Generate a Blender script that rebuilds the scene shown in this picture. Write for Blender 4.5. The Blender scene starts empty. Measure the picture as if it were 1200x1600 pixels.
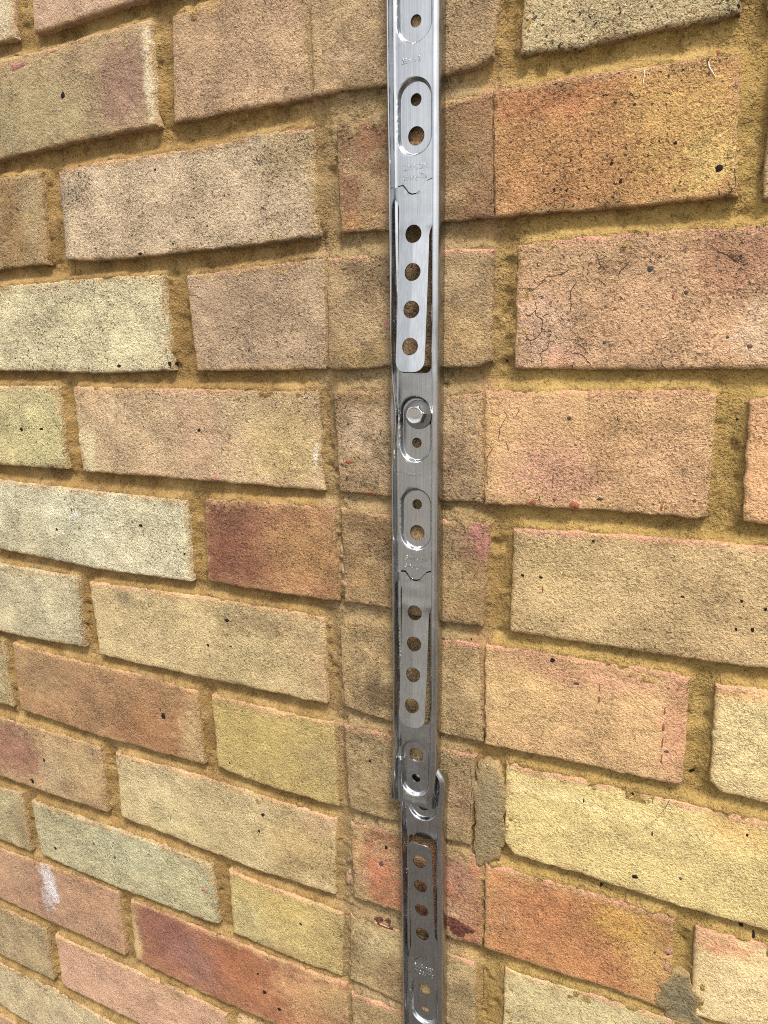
import bpy, bmesh, math, random
import numpy as np
from mathutils import Vector, Matrix
from mathutils.geometry import delaunay_2d_cdt

sc = bpy.context.scene
ZREF = 1.664        # height in metres of the bed joint that the wall millimetres are counted from
# ------------------------------------------------------------------ camera
cam = bpy.data.cameras.new('camera'); cam_o = bpy.data.objects.new('camera', cam); sc.collection.objects.link(cam_o)
cam.sensor_fit = 'VERTICAL'; cam.sensor_height = 36.; cam.sensor_width = 27.; cam.lens = 1063.44/1600*36.
cam.clip_start = .01; cam.clip_end = 500
right, fwd, upv = [[0.906718, 0.421575, -0.011701], [-0.413967, 0.884369, -0.215693], [-0.080583, 0.200417, 0.976391]]
m = Matrix(((right[0], upv[0], -fwd[0], 434.47*.001), (right[1], upv[1], -fwd[1], -369.97*.001), (right[2], upv[2], -fwd[2], ZREF+-214.43*.001), (0, 0, 0, 1)))
cam_o.matrix_world = m
sc.camera = cam_o
# ------------------------------------------------------------------ sky, sun, exposure (bright overcast)
SUN_EL, SUN_AZ = math.radians(60), math.radians(38)     # azimuth from straight in front of the wall towards the right
d = Vector((math.sin(SUN_AZ)*math.cos(SUN_EL), -math.cos(SUN_AZ)*math.cos(SUN_EL), math.sin(SUN_EL)))
wd = bpy.data.worlds.new('World'); sc.world = wd; wd.use_nodes = True
wn = wd.node_tree; wn.nodes.clear()
sky = wn.nodes.new('ShaderNodeTexSky'); sky.sky_type = 'NISHITA'; sky.sun_disc = False
sky.sun_elevation = SUN_EL; sky.sun_rotation = math.atan2(d.x, d.y)
sky.air_density = 1.0; sky.dust_density = 3.0; sky.ozone_density = 1.0
hs = wn.nodes.new('ShaderNodeHueSaturation'); hs.inputs['Saturation'].default_value = .15
bg = wn.nodes.new('ShaderNodeBackground'); bg.inputs['Strength'].default_value = .09
wo = wn.nodes.new('ShaderNodeOutputWorld')
wn.links.new(sky.outputs[0], hs.inputs['Color']); wn.links.new(hs.outputs[0], bg.inputs['Color']); wn.links.new(bg.outputs[0], wo.inputs[0])
sun = bpy.data.lights.new('sun', 'SUN'); sun.energy = 1.5; sun.angle = math.radians(14); sun.color = (1., .955, .89)
sun_o = bpy.data.objects.new('sun', sun); sc.collection.objects.link(sun_o)
sun_o.rotation_euler = d.to_track_quat('Z', 'Y').to_euler(); sun_o.location = (1, -2, 4)
sc.view_settings.view_transform = 'Standard'; sc.view_settings.look = 'None'
sc.view_settings.exposure = 1.78; sc.view_settings.gamma = 1.0; sc.view_settings.use_curve_mapping = False
sc.render.resolution_x, sc.render.resolution_y = 768, 1024
sc.cycles.use_denoising = False
sc.cycles.filter_width = 1.05
sc.cycles.sample_clamp_indirect = 4.0

# ------------------------------------------------------------------ measured layout of the wall (millimetres on the wall face)
BRICKS = {
 '0a': ([(-219,69),(-5,69)],[(-219,6),(-27.9,5.4),(-13.7,4.8)],(183,168,136),0.5,0),
 '0b': ([(6,69),(219,70)],[(6.8,3.3),(53.2,3.8),(96.8,4.7),(219,5)],(172,142,116),0.4,0),
 '0c': ([(230,70),(436,70)],[(230,5),(436,5)],(185,170,125),0.4,0),
 '1a': ([(-107,-6),(-30.0,-5.3),(17.2,-7.7),(51.6,-6.5),(106.3,-7.2)],[(-107,-70),(-42.5,-68.1),(27.2,-66.6),(105.5,-66.5)],(160,138,100),0.5,0),
 '1b': ([(123.0,-8.0),(148.7,-7.4),(217,-4)],[(118.0,-66.8),(184.5,-67.1),(218.4,-67.9)],(172,142,108),0.6,0),
 '1s': ([(220.5,-4),(333,-4)],[(220.5,-67.9),(245.3,-68.3),(264.0,-69.1),(298.3,-70.4),(312.8,-69.6),(323.8,-65.7)],(156,130,94),0.5,0),
 '1r': ([(338.6,-5),(435.5,-5)],[(338.7,-67.5),(365.3,-69.5),(396.7,-68.6),(410.2,-68.6),(428.3,-69.0),(434.5,-67.8)],(192,174,128),1.0,0),
 '2a': ([(-219,-80),(-44.8,-79.8),(-2.1,-80.5)],[(-219,-144),(-57.3,-142.9),(-7.4,-142.1)],(152,124,80),0.7,0),
 '2b': ([(14.7,-82.5),(56.6,-81.1),(142.2,-83.5),(183.6,-81.6),(219.9,-83.6)],[(13.2,-139.5),(26.7,-142.6),(79.1,-144.1),(137.0,-143.6),(179.9,-143.0),(220.2,-141.6)],(192,171,138),0.8,0.35),
 '2s': ([(234.0,-84.9),(261.4,-84.7),(298.4,-82.1),(323.5,-81.9)],[(235.6,-141.4),(259.8,-142.4),(279.0,-142.1),(304.3,-141.7),(325.5,-141.7)],(136,98,66),0.7,0.2),
 '2r': ([(324.8,-81.5),(339.2,-81.2),(377.7,-81.9),(405.9,-83.0),(421.8,-83.2),(436.5,-85.0)],[(326.9,-141.5),(360.9,-142.3),(381.1,-143.0),(429.4,-143.0),(440.4,-142.7)],(188,138,82),0.9,0.5),
 '3a': ([(-107,-155),(-59.6,-154.8),(-12.9,-154.6),(53.2,-154.5),(101.8,-156.2)],[(-107,-219),(-72.2,-218.2),(-25.9,-218.5),(37.5,-220.6),(86.0,-219.0),(101.5,-218.7)],(203,193,152),0.8,0),
 '3b': ([(120.1,-158.1),(136.4,-157.5),(179.1,-155.6),(215.8,-154.1),(224.1,-153.9)],[(123.0,-219.2),(147.9,-219.3),(186.4,-219.1),(222.7,-218.6)],(168,144,114),0.6,0.3),
 '3s': ([(226.3,-154.1),(264.8,-154.7),(298.6,-154.9),(326.9,-156.4)],[(225.0,-218.6),(245.5,-218.7),(264.5,-217.3),(299.1,-218.3),(320.7,-217.4),(326.8,-214.7)],(152,126,90),0.7,0.8),
 '3r': ([(339.6,-156.1),(358.0,-154.7),(381.7,-154.6),(420.9,-155.5),(453.9,-155.9),(469.3,-154)],[(339.4,-218.9),(385.3,-219.9),(425.9,-219.8),(460.1,-220.0),(475.0,-220)],(192,153,113),0.7,0.7),
 '4a': ([(-219,-230),(-74.5,-229.7),(-9.8,-229.4)],[(-219,-295),(-87.2,-294.0),(-10.3,-293.0)],(194,184,132),0.8,0),
 '4b': ([(5.0,-229.9),(90.6,-230.4),(147.0,-231.3),(216.9,-230.9)],[(6.0,-294.1),(124.1,-294.1),(170.6,-294.7),(218.2,-294.8)],(186,160,122),0.6,0.5),
 '4s': ([(227.2,-232.0),(264.3,-230.3),(298.4,-233.6),(321.8,-232.0)],[(229.8,-294.9),(265.3,-294.7),(298.8,-295.4),(323.8,-294.6)],(166,138,102),0.8,0.2),
 '4r': ([(323.2,-231.0),(385.9,-230.2),(426.7,-229.6),(439.5,-231.4)],[(324.9,-294.9),(389.4,-293.4),(436.7,-293.8),(440.6,-292.5)],(192,153,106),0.6,0.8),
 '4r2': ([(453.5,-234.3),(461.3,-232.4),(521.3,-230)],[(456.1,-293.1),(467.3,-294.0),(528.6,-294)],(202,154,106),0.5,0.8),
 '5a': ([(-107,-305),(-89.7,-306.5),(-29.6,-307.4),(51.3,-308.8),(106.8,-309.5)],[(-107,-369),(-101.8,-367.7),(16.7,-371.6),(105.3,-369.7)],(204,199,164),0.7,0.1),
 '5b': ([(122.4,-307.4),(170.0,-305.2),(214.5,-304.7),(225.8,-304.7)],[(119.6,-367.4),(166.1,-368.4),(212.1,-368.4),(227.6,-368.0)],(148,102,68),0.6,0.4),
 '5s': ([(230.4,-304.7),(265.2,-306.8),(300.1,-306.1),(328.2,-306.3)],[(231.9,-367.4),(264.5,-367.4),(298.9,-371.5),(324.9,-369.8)],(142,112,72),0.7,0.6),
 '5r': ([(342.4,-307.6),(390.1,-305.6),(424.9,-305.0),(468.3,-305.2),(482.4,-305)],[(341.2,-370.4),(393.6,-370.1),(429.7,-370.1),(474.5,-368.9),(487.1,-370)],(188,162,112),0.6,0.8),
 '6a': ([(-219,-380),(-104.3,-380.0),(-12.5,-380.6)],[(-219,-444),(-117.1,-444.9),(-73.6,-444.8),(-13.8,-442.1)],(190,180,142),0.7,0),
 '6b': ([(0.6,-383.2),(116.8,-379.9),(165.4,-380.2),(203.8,-379.6),(216.1,-380.9)],[(3.1,-445.3),(111.1,-445.5),(161.4,-444.5),(215.9,-443.8)],(186,166,116),0.6,0.3),
 '6s': ([(227.1,-384.6),(245.2,-380.4),(264.3,-381.7),(299.0,-382.8),(311.4,-380.7),(322.7,-382.0)],[(228.9,-442.9),(251.5,-445.4),(263.6,-446.4),(299.4,-446.2),(326.8,-445.9)],(168,143,96),0.7,0.7),
 '6r': ([(326.7,-381.3),(363.3,-379.7),(394.1,-379.6),(430.4,-379.1),(439.3,-381.1)],[(328.1,-446.4),(397.7,-444.8),(437.5,-444.6),(440.3,-442.6)],(190,154,104),0.5,0.9),
 '6r2': ([(451.3,-381.6),(475.6,-380.3),(528.9,-380)],[(453.3,-438.2),(459.3,-443.2),(481.8,-444.4),(533.8,-445)],(196,176,120),0.4,0.6),
 '7a': ([(-332,-455),(-171.4,-452.5),(-115.5,-453.7)],[(-332,-519),(-186.5,-520.1),(-116.2,-518.8)],(166,150,106),0.7,0),
 '7b': ([(-102.7,-452.8),(-33.8,-456.5),(42.0,-454.7),(102.1,-457.8)],[(-104.1,-518.0),(-3.9,-522.0),(102.8,-520.0)],(154,116,76),0.6,0.1),
 '7c': ([(115.5,-458.2),(160.6,-457.8),(203.6,-457.7),(221.0,-456.7)],[(117.3,-517.9),(160.2,-521.5),(223.1,-521.3)],(166,146,84),0.5,0.5),
 '7s': ([(229.0,-455.8),(264.9,-455.4),(299.5,-456.2),(322.5,-455.8)],[(231.8,-520.3),(268.1,-519.9),(305.3,-522.3),(319.8,-521.5)],(152,130,86),0.7,0.8),
 '7r': ([(341.6,-455.7),(366.3,-456.1),(398.3,-454.6),(434.9,-454.5),(482.7,-454.4),(494.4,-454)],[(342.3,-511.3),(348.7,-519.0),(401.8,-518.9),(443.2,-520.8),(489.1,-519.9),(499.6,-520)],(197,177,112),0.4,0.7),
 '8a': ([(-219,-530),(-134.6,-533.2),(-56.5,-531.6),(-7.6,-532.5)],[(-219,-594),(-147.3,-597.2),(-55.7,-596.9),(-8.6,-594.6)],(172,142,100),0.6,0.1),
 '8b': ([(8.5,-533.3),(103.8,-530.4),(159.6,-531.9),(220.2,-532.0)],[(7.8,-594.7),(98.1,-597.3),(155.6,-598.9),(217.1,-596.5)],(184,166,118),0.5,0.3),
 '8s': ([(231.5,-531.6),(270.9,-527.9),(304.9,-530.7),(320.3,-528.5),(326.8,-530.1)],[(233.1,-593.4),(270.4,-591.1),(309.7,-599.1),(329.0,-596.3)],(170,112,76),0.6,0.9),
 '8r': ([(329.8,-531.5),(340.4,-530.7),(402.4,-529.0),(416.6,-529.9),(442.8,-529.6)],[(330.7,-596.1),(365.6,-596.0),(405.9,-592.9),(434.8,-594.0),(444.8,-593.5)],(182,124,72),0.6,0.9),
 '8r2': ([(453.8,-531.8),(489.9,-528.3),(527.3,-530)],[(455.8,-592.0),(495.8,-589.4),(531.3,-594)],(206,182,128),0.3,0.9),
 '9a': ([(-332,-605),(-206.9,-611.1),(-149.9,-610.3),(-119.9,-608.0)],[(-332,-669),(-220.9,-673.6),(-162.0,-671.3),(-118.0,-670.6)],(170,158,116),0.7,0),
 '9b': ([(-106.6,-611.6),(-15.8,-608.9),(79.3,-608.3),(103.6,-608.6)],[(-103.7,-669.3),(-3.4,-670.7),(86.8,-666.9),(106.8,-664.7)],(182,176,134),0.7,0.1),
 '9c': ([(120.8,-608.6),(172.0,-609.6),(224.8,-609.1)],[(120.8,-667.9),(168.9,-668.9),(221.5,-667.1)],(182,161,98),0.5,0.5),
 '9s': ([(229.5,-608.9),(271.8,-605.9),(306.1,-610.5),(324.4,-611.1)],[(227.5,-667.4),(271.4,-669.8),(306.2,-670.7),(325.9,-669.9)],(165,144,96),0.6,0.7),
 '9r': ([(344.5,-606.6),(366.0,-606.2),(406.3,-600.9),(445.5,-598.8),(508.2,-603)],[(344.5,-669),(506.8,-669)],(186,172,122),0.4,0.6),
 '10a': ([(-219,-680),(-164.3,-682.9),(-74.1,-677.5),(-6.2,-675.1)],[(-219,-744),(-176.7,-745.6),(-76.2,-744.4),(-6.5,-744.5)],(166,128,98),0.6,0.1),
 '10b': ([(7.9,-677.9),(91.3,-676.5),(151.0,-675.2),(224.6,-672.7)],[(6.1,-742.6),(85.4,-745.5),(152.6,-743.5),(227.4,-745)],(150,96,66),0.5,0.2),
 '10s': ([(229.4,-677.6),(271.4,-675.0),(306.3,-676.2),(328.7,-679)],[(229.4,-744),(328.7,-744)],(165,140,92),0.6,0.8),
 '10r': ([(332.4,-680),(455.4,-680)],[(332.4,-744),(455.4,-744)],(185,150,100),0.6,0.5),
 '11a': ([(-332,-755),(-240.0,-758.7),(-178.9,-756.4),(-111.3,-755.3)],[(-332,-819),(-253.9,-820.9),(-191.2,-818.9),(-110.7,-816.7)],(166,146,106),0.7,0.1),
 '11b': ([(-100.2,-758.4),(-14.3,-756.3),(84.6,-753.8),(107,-757)],[(-99.3,-818.6),(-5.2,-817.3),(107,-819)],(186,147,117),0.5,0.2),
 '12a': ([(-219,-831),(-194.0,-833.0),(-116.3,-828.6),(-46.6,-833.4),(-5,-831)],[(-219,-895),(-206.0,-893.2),(-161.0,-894.5),(-5,-895)],(186,170,130),0.6,0.1),
 '13a': ([(-332,-905),(-118,-905)],[(-332,-970),(-118,-970)],(160,130,100),0.6,0.1),
}
BLOTCHES = [(0.7,-49.4,68.49,27.52,(150,140,98),0.7),(81.9,-38.6,29.47,27.05,(136,102,88),0.85),(103.9,-38.6,4.63,42.4,(206,194,160),0.9),(152.7,-16.2,27.8,9.83,(130,105,75),0.5),(249.4,-44.1,23.16,18.31,(176,148,112),0.5),(243.4,-50.7,9.81,4.64,(195,170,140),0.4),(-18.2,-101.1,13.11,33.75,(178,160,120),0.7),(-35.6,-103.8,20.27,30.05,(140,110,62),0.6),(14.9,-108.6,4.36,24.79,(120,108,104),0.5),(202.3,-91.7,21.86,20.37,(170,148,100),0.6),(220.7,-117.9,5.13,27.46,(176,146,90),0.8),(161.8,-81.1,42.45,5.6,(128,118,92),0.55),(254.2,-98.4,15.77,19.42,(132,88,64),0.6),(251.5,-136.3,16.2,5.09,(190,140,80),0.7),(306.4,-108.2,12.38,37.06,(128,100,60),0.85),(413.2,-108.2,24.69,32.47,(200,160,86),0.75),(430.7,-126.6,13.27,18.94,(214,184,104),0.7),(350.9,-90.7,31.61,11.46,(178,112,70),0.6),(352.4,-128.8,29.04,11.99,(196,140,86),0.5),(391.8,-78.2,45.48,3.75,(160,90,66),0.5),(17.5,-182.4,77.16,26.68,(205,197,154),0.5),(159.8,-175.6,34.76,17.49,(148,124,100),0.55),(246.7,-165.3,20.79,14.09,(140,116,82),0.5),(246.2,-190.4,14.76,14.49,(172,150,116),0.5),(245.7,-210.5,21.34,7.41,(158,132,76),0.7),(312.7,-172.6,16.31,13.22,(120,100,70),0.7),(313.1,-199.5,18.39,17.04,(184,152,96),0.6),(442.2,-168.7,21.23,16.87,(170,118,88),0.65),(355.2,-200.6,20.09,19.52,(198,164,136),0.6),(382.3,-164.5,46.2,12.07,(178,144,106),0.4),(454.6,-203.4,10.52,14.44,(205,178,146),0.6),(365.7,-213.9,9.88,6.53,(200,140,120),0.4),(-45.4,-272.9,44.21,25.53,(196,188,128),0.6),(13.5,-275.5,12.08,29.32,(204,192,148),0.8),(18.4,-242.0,13.13,14.13,(168,138,100),0.5),(121.4,-262.2,22.21,35.23,(176,140,112),0.6),(188.9,-264.1,34.37,33.19,(178,156,100),0.8),(160.0,-244.1,30.79,16.7,(178,158,118),0.5),(249.0,-257.9,19.56,19.43,(186,164,134),0.6),(245.1,-236.8,26.01,6.87,(130,104,62),0.6),(261.8,-265.2,6.38,15.47,(110,100,72),0.6),(310.0,-245.0,15.2,14.39,(176,148,108),0.5),(308.4,-270.6,15.47,7.41,(120,98,70),0.6),(361.6,-275.0,27.61,17.58,(202,150,122),0.7),(325.0,-244.6,8.09,24.77,(196,156,92),0.5),(422.5,-271.5,17.9,19.58,(200,158,118),0.5),(-4.7,-329.2,42.43,20.85,(202,202,170),0.8),(-68.5,-359.2,47.37,28.11,(186,178,142),0.5),(65.8,-345.3,44.43,30.02,(200,192,152),0.4),(142.8,-337.3,33.2,37.24,(128,76,54),0.9),(136.2,-315.0,33.25,13.74,(116,70,50),0.6),(200.2,-335.7,29.85,35.32,(170,128,76),0.85),(181.4,-311.3,30.56,8.76,(140,96,66),0.5),(252.3,-317.7,17.81,12.37,(116,86,58),0.6),(242.7,-348.1,13.83,17.18,(168,136,86),0.6),(265.4,-328.7,13.09,24.72,(132,98,62),0.5),(318.7,-313.3,9.68,11.52,(166,96,90),0.8),(303.0,-318.7,10.04,9.81,(104,88,60),0.6),(311.4,-347.5,16.03,16.05,(178,152,98),0.6),(317.6,-362.8,7.97,12.15,(140,112,62),0.6),(442.8,-340.4,35.6,34.48,(178,150,104),0.5),(356.8,-333.9,21.64,22.62,(192,168,110),0.4),(-62.8,-414.7,55.99,29.4,(186,178,142),0.5),(37.7,-392.0,20.31,7.48,(110,98,72),0.7),(160.8,-393.7,38.49,9.67,(120,100,70),0.6),(50.9,-419.0,60.44,27.1,(192,172,126),0.5),(211.5,-425.2,10.15,28.61,(170,132,98),0.5),(202.5,-398.7,25.51,28.12,(180,152,108),0.4),(252.7,-428.5,16.45,14.75,(96,78,52),0.9),(246.1,-404.8,14.12,13.59,(186,160,110),0.5),(312.3,-413.9,10.35,25.75,(168,140,96),0.5),(344.3,-411.5,23.2,24.88,(192,164,104),0.5),(436.2,-414.8,9.44,33.95,(196,132,104),0.6),(394.7,-389.1,47.96,7.68,(196,136,108),0.5),(463.6,-408.3,14.67,29.05,(204,186,130),0.5),(464.4,-384.4,17.31,4.24,(206,150,90),0.6),(-27.3,-478.0,62.15,24.22,(156,122,82),0.5),(54.3,-506.3,48.38,29.21,(158,108,66),0.7),(-73.4,-475.2,33.19,24.96,(160,138,92),0.5),(94.3,-496.7,12.88,28.09,(184,160,110),0.7),(-42.0,-475.1,47.56,15.26,(134,98,74),0.4),(155.2,-482.1,34.63,21.12,(172,152,82),0.6),(209.0,-494.2,15.79,20.4,(158,140,92),0.5),(244.5,-484.8,19.62,24.51,(160,142,98),0.5),(258.7,-505.4,14.45,14.8,(140,112,70),0.5),(313.3,-494.3,10.75,23.22,(140,108,78),0.7),(420.8,-479.3,68.12,24.64,(200,182,118),0.4),(468.6,-464.3,17.98,11.51,(206,164,90),0.6),(-122.6,-561.8,41.31,31.19,(138,92,76),0.9),(-39.7,-559.9,32.57,26.17,(180,156,108),0.6),(-70.5,-577.7,17.13,20.34,(160,150,116),0.5),(55.4,-558.2,49.28,24.42,(188,172,130),0.6),(73.1,-582.7,41.43,24.6,(188,178,122),0.4),(189.8,-568.2,33.8,27.73,(172,146,92),0.8),(207.3,-538.5,21.54,10.64,(190,140,110),0.4),(253.0,-562.9,15.0,26.16,(172,106,72),0.8),(238.1,-552.3,6.14,26.24,(186,156,100),0.7),(237.4,-584.2,10.39,10.81,(180,150,92),0.6),(252.5,-594.7,20.31,6.46,(150,128,72),0.6),(311.8,-547.4,13.28,19.57,(150,112,92),0.7),(309.9,-575.5,12.61,8.05,(196,156,120),0.7),(340.3,-561.5,16.83,24.15,(184,130,84),0.6),(372.9,-553.8,27.41,23.24,(174,112,66),0.6),(418.0,-545.5,21.19,22.03,(188,146,58),0.8),(401.6,-584.8,22.42,13.97,(172,112,62),0.5),(433.3,-561.9,13.75,26.46,(192,156,84),0.7),(477.9,-569.1,18.67,25.43,(212,190,140),0.4),(468.7,-538.3,18.75,5.81,(204,140,100),0.8),(-139.6,-627.4,28.81,22.14,(158,150,112),0.5),(-124.7,-643.9,14.19,29.62,(130,106,72),0.5),(-81.7,-620.5,35.36,21.21,(150,142,106),0.5),(11.9,-627.0,54.12,20.01,(176,176,138),0.7),(81.0,-640.9,27.87,19.26,(182,176,128),0.5),(170.0,-626.0,29.87,17.78,(178,158,84),0.6),(138.4,-649.9,19.09,24.79,(186,176,120),0.6),(209.2,-639.4,16.81,29.06,(172,150,88),0.5),(246.8,-629.6,15.63,22.34,(174,160,116),0.6),(261.9,-651.1,17.9,22.48,(140,110,72),0.7),(315.3,-643.5,11.5,26.66,(140,118,80),0.6),(-139.4,-698.6,49.16,23.39,(172,138,106),0.5),(-109.8,-710.0,23.68,23.16,(150,106,88),0.6),(-38.0,-711.6,42.85,29.52,(170,132,100),0.4),(10.4,-713.3,7.18,42.94,(190,164,108),1.0),(40.7,-694.5,30.29,31.07,(124,74,64),0.85),(81.5,-710.8,28.59,27.19,(142,96,88),0.8),(122.4,-699.8,33.33,26.16,(154,90,54),0.9),(152.8,-717.9,31.91,25.96,(162,102,62),0.7),(183.8,-703.7,24.07,31.32,(192,146,96),0.8),(213.0,-690.4,17.06,24.21,(178,150,92),0.7),(167.7,-668.2,36.62,7.39,(120,98,64),0.5),(-40.9,-791.8,79.81,31.45,(190,150,122),0.5),(256.5,-679.1,20.92,17.36,(150,130,90),0.5),(251.3,-675.7,15.82,4.64,(200,130,110),0.7),(-99.7,-702.7,12.11,25.94,(215,210,212),0.9),(-129.9,-800.2,60.21,25.08,(160,142,104),0.4),(-6.0,-328.3,3.54,2.61,(240,245,240),0.9),(214.4,-271.2,1.87,6.52,(225,215,190),0.9),(365.7,-470.1,34.3,3.88,(214,196,140),0.5),(430.5,-472.1,39.62,3.63,(222,204,140),0.5)]
SPOTS = [(27.0,-37.1,2.95,4.17,'k'),(432.0,-130.0,2.65,2.17,'k'),(412.5,-117.3,1.38,1.37,'k'),(384.7,-122.4,1.19,1.14,'k'),(389.3,-130.9,1.48,1.44,'k'),(121.7,-258.7,2.22,1.75,'k'),(61.8,-331.4,2.54,1.98,'k'),(-28.9,-342.8,2.21,1.61,'k'),(101.4,-348.8,1.79,1.46,'k'),(53.7,-215.3,3.06,1.78,'k'),(100.2,-214.4,2.25,2.14,'k'),(83.3,-142.0,3.37,1.61,'k'),(111.9,-137.7,1.6,1.17,'k'),(66.3,-486.6,3.36,3.98,'k'),(-81.2,-563.1,1.73,2.7,'k'),(-100.9,-589.2,3.59,3.49,'k'),(-4.5,-638.2,2.38,2.72,'r'),(-28.3,-631.7,2.46,2.06,'r'),(-81.4,-654.3,3.57,2.9,'k'),(156.9,-547.9,2.36,2.24,'k'),(153.0,-563.0,1.8,2.27,'k'),(259.7,-542.6,1.96,2.55,'k'),(255.6,-556.8,2.98,4.15,'g'),(186.9,-633.3,1.74,1.77,'k'),(143.4,-698.2,1.93,1.93,'k'),(148.7,-714.1,2.56,2.6,'k'),(162.3,-724.9,2.52,3.24,'k'),(116.5,-417.3,1.8,2.05,'k'),(136.3,-394.7,2.87,1.98,'k'),(129.3,-510.9,1.22,1.66,'k'),(249.0,-477.9,1.45,1.94,'k'),(370.4,-244.7,1.66,1.35,'g'),(388.4,-287.2,2.61,1.38,'g'),(386.0,-310.3,1.66,1.42,'k'),(348.4,-334.2,1.47,1.52,'k'),(358.6,-334.4,1.44,1.13,'k'),(433.9,-284.5,1.46,1.31,'r'),(432.1,-335.6,1.51,1.04,'k'),(459.5,-334.2,1.41,1.34,'k'),(460.6,-336.7,0.85,0.67,'k'),(470.3,-337.0,1.38,1.66,'k'),(458.4,-349.8,1.15,1.37,'k'),(465.7,-348.6,1.41,2.03,'k'),(431.2,-425.4,1.92,1.53,'g'),(419.9,-509.0,2.76,2.54,'k'),(388.9,-468.6,0.72,2.52,'k'),(444.1,-502.2,1.62,1.64,'g'),(474.1,-464.9,1.18,1.53,'k'),(441.2,-554.5,1.68,1.74,'k'),(405.4,-171.7,2.33,2.07,'g'),(385.8,-206.2,1.56,1.26,'g'),(441.9,-204.8,1.36,1.18,'g'),(451.5,-209.4,1.86,2.04,'r'),(422.3,-183.8,1.97,1.47,'g'),(367.4,-383.3,2.17,1.97,'k'),(381.3,-394.9,2.47,1.57,'g'),(352.7,-292.0,3.55,2.53,'o'),(375.0,-291.7,4.39,2.82,'o'),(364.6,-289.0,2.07,1.07,'o'),(237.6,-274.9,4.04,2.4,'o'),(251.4,-293.3,4.85,1.21,'o'),(132.6,-292.2,4.96,2.69,'p'),(-12.5,-12.6,12.48,3.44,'p'),(22.9,-9.9,5.28,1.48,'p'),(449.5,-243.7,1.1,1.22,'k'),(444.3,-437.2,1.88,2.3,'k'),(476.7,-524.0,1.82,1.62,'k'),(482.9,-526.6,1.5,2.82,'k'),(415.2,-456.9,1.69,1.61,'k'),(401.4,-524.8,1.45,1.76,'k'),(318.7,-311.4,8.51,5.36,'p'),(325.8,-318.3,2.29,11.5,'p'),(343.3,-415.9,0.78,0.83,'k'),(418.9,-289.3,0.91,2.68,'o'),(428.5,-402.1,0.64,3.75,'o'),(428.5,-410.9,0.96,5.3,'o'),(428.6,-420.6,0.64,4.59,'o'),(428.9,-430.3,0.65,4.64,'o'),(394.0,-395.1,0.69,3.48,'o'),(394.0,-401.8,1.03,3.12,'o'),(393.0,-409.9,1.04,1.57,'o'),(416.7,-185.0,0.86,2.96,'o'),(359.9,-341.1,0.72,3.03,'o'),(427.3,-478.5,0.67,2.45,'k'),(32.9,-81.0,1.79,0.79,'k'),(101.7,-91.9,1.59,1.5,'k'),(137.0,-414.7,1.73,1.01,'k'),(-32.8,-262.5,2.87,2.0,'k'),(-56.3,-263.7,2.98,2.55,'k'),(317.9,-379.2,0.8,0.82,'k'),(440.8,-553.3,3.36,2.17,'p'),(440.5,-564.2,2.37,3.95,'p'),(312.3,-587.3,12.62,8.12,'c'),(257.4,-607.3,13.15,4.88,'c'),(264.4,-192.8,2.03,4.99,'p'),(94.8,-635.9,5.44,3.8,'p'),(89.7,-663.8,5.54,3.25,'p'),(436.0,-96.0,1.28,3.62,'p'),(427.3,-81.1,1.3,2.05,'o'),(337.8,-464.6,0.81,0.88,'k'),(334.0,-214.5,1.06,1.35,'k'),(321.3,-586.3,4.42,3.02,'c')]
PEBBLES = [(229.7,-331.7,1.88,2.99),(229.9,-337.6,2.35,2.58),(230.2,-345.4,1.89,4.33),(230.9,-354.8,3.31,3.5),(228.1,-565.1,2.62,4.28),(227.6,-582.4,3.7,7.62),(228.8,-575.5,2.1,2.7)]
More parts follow.
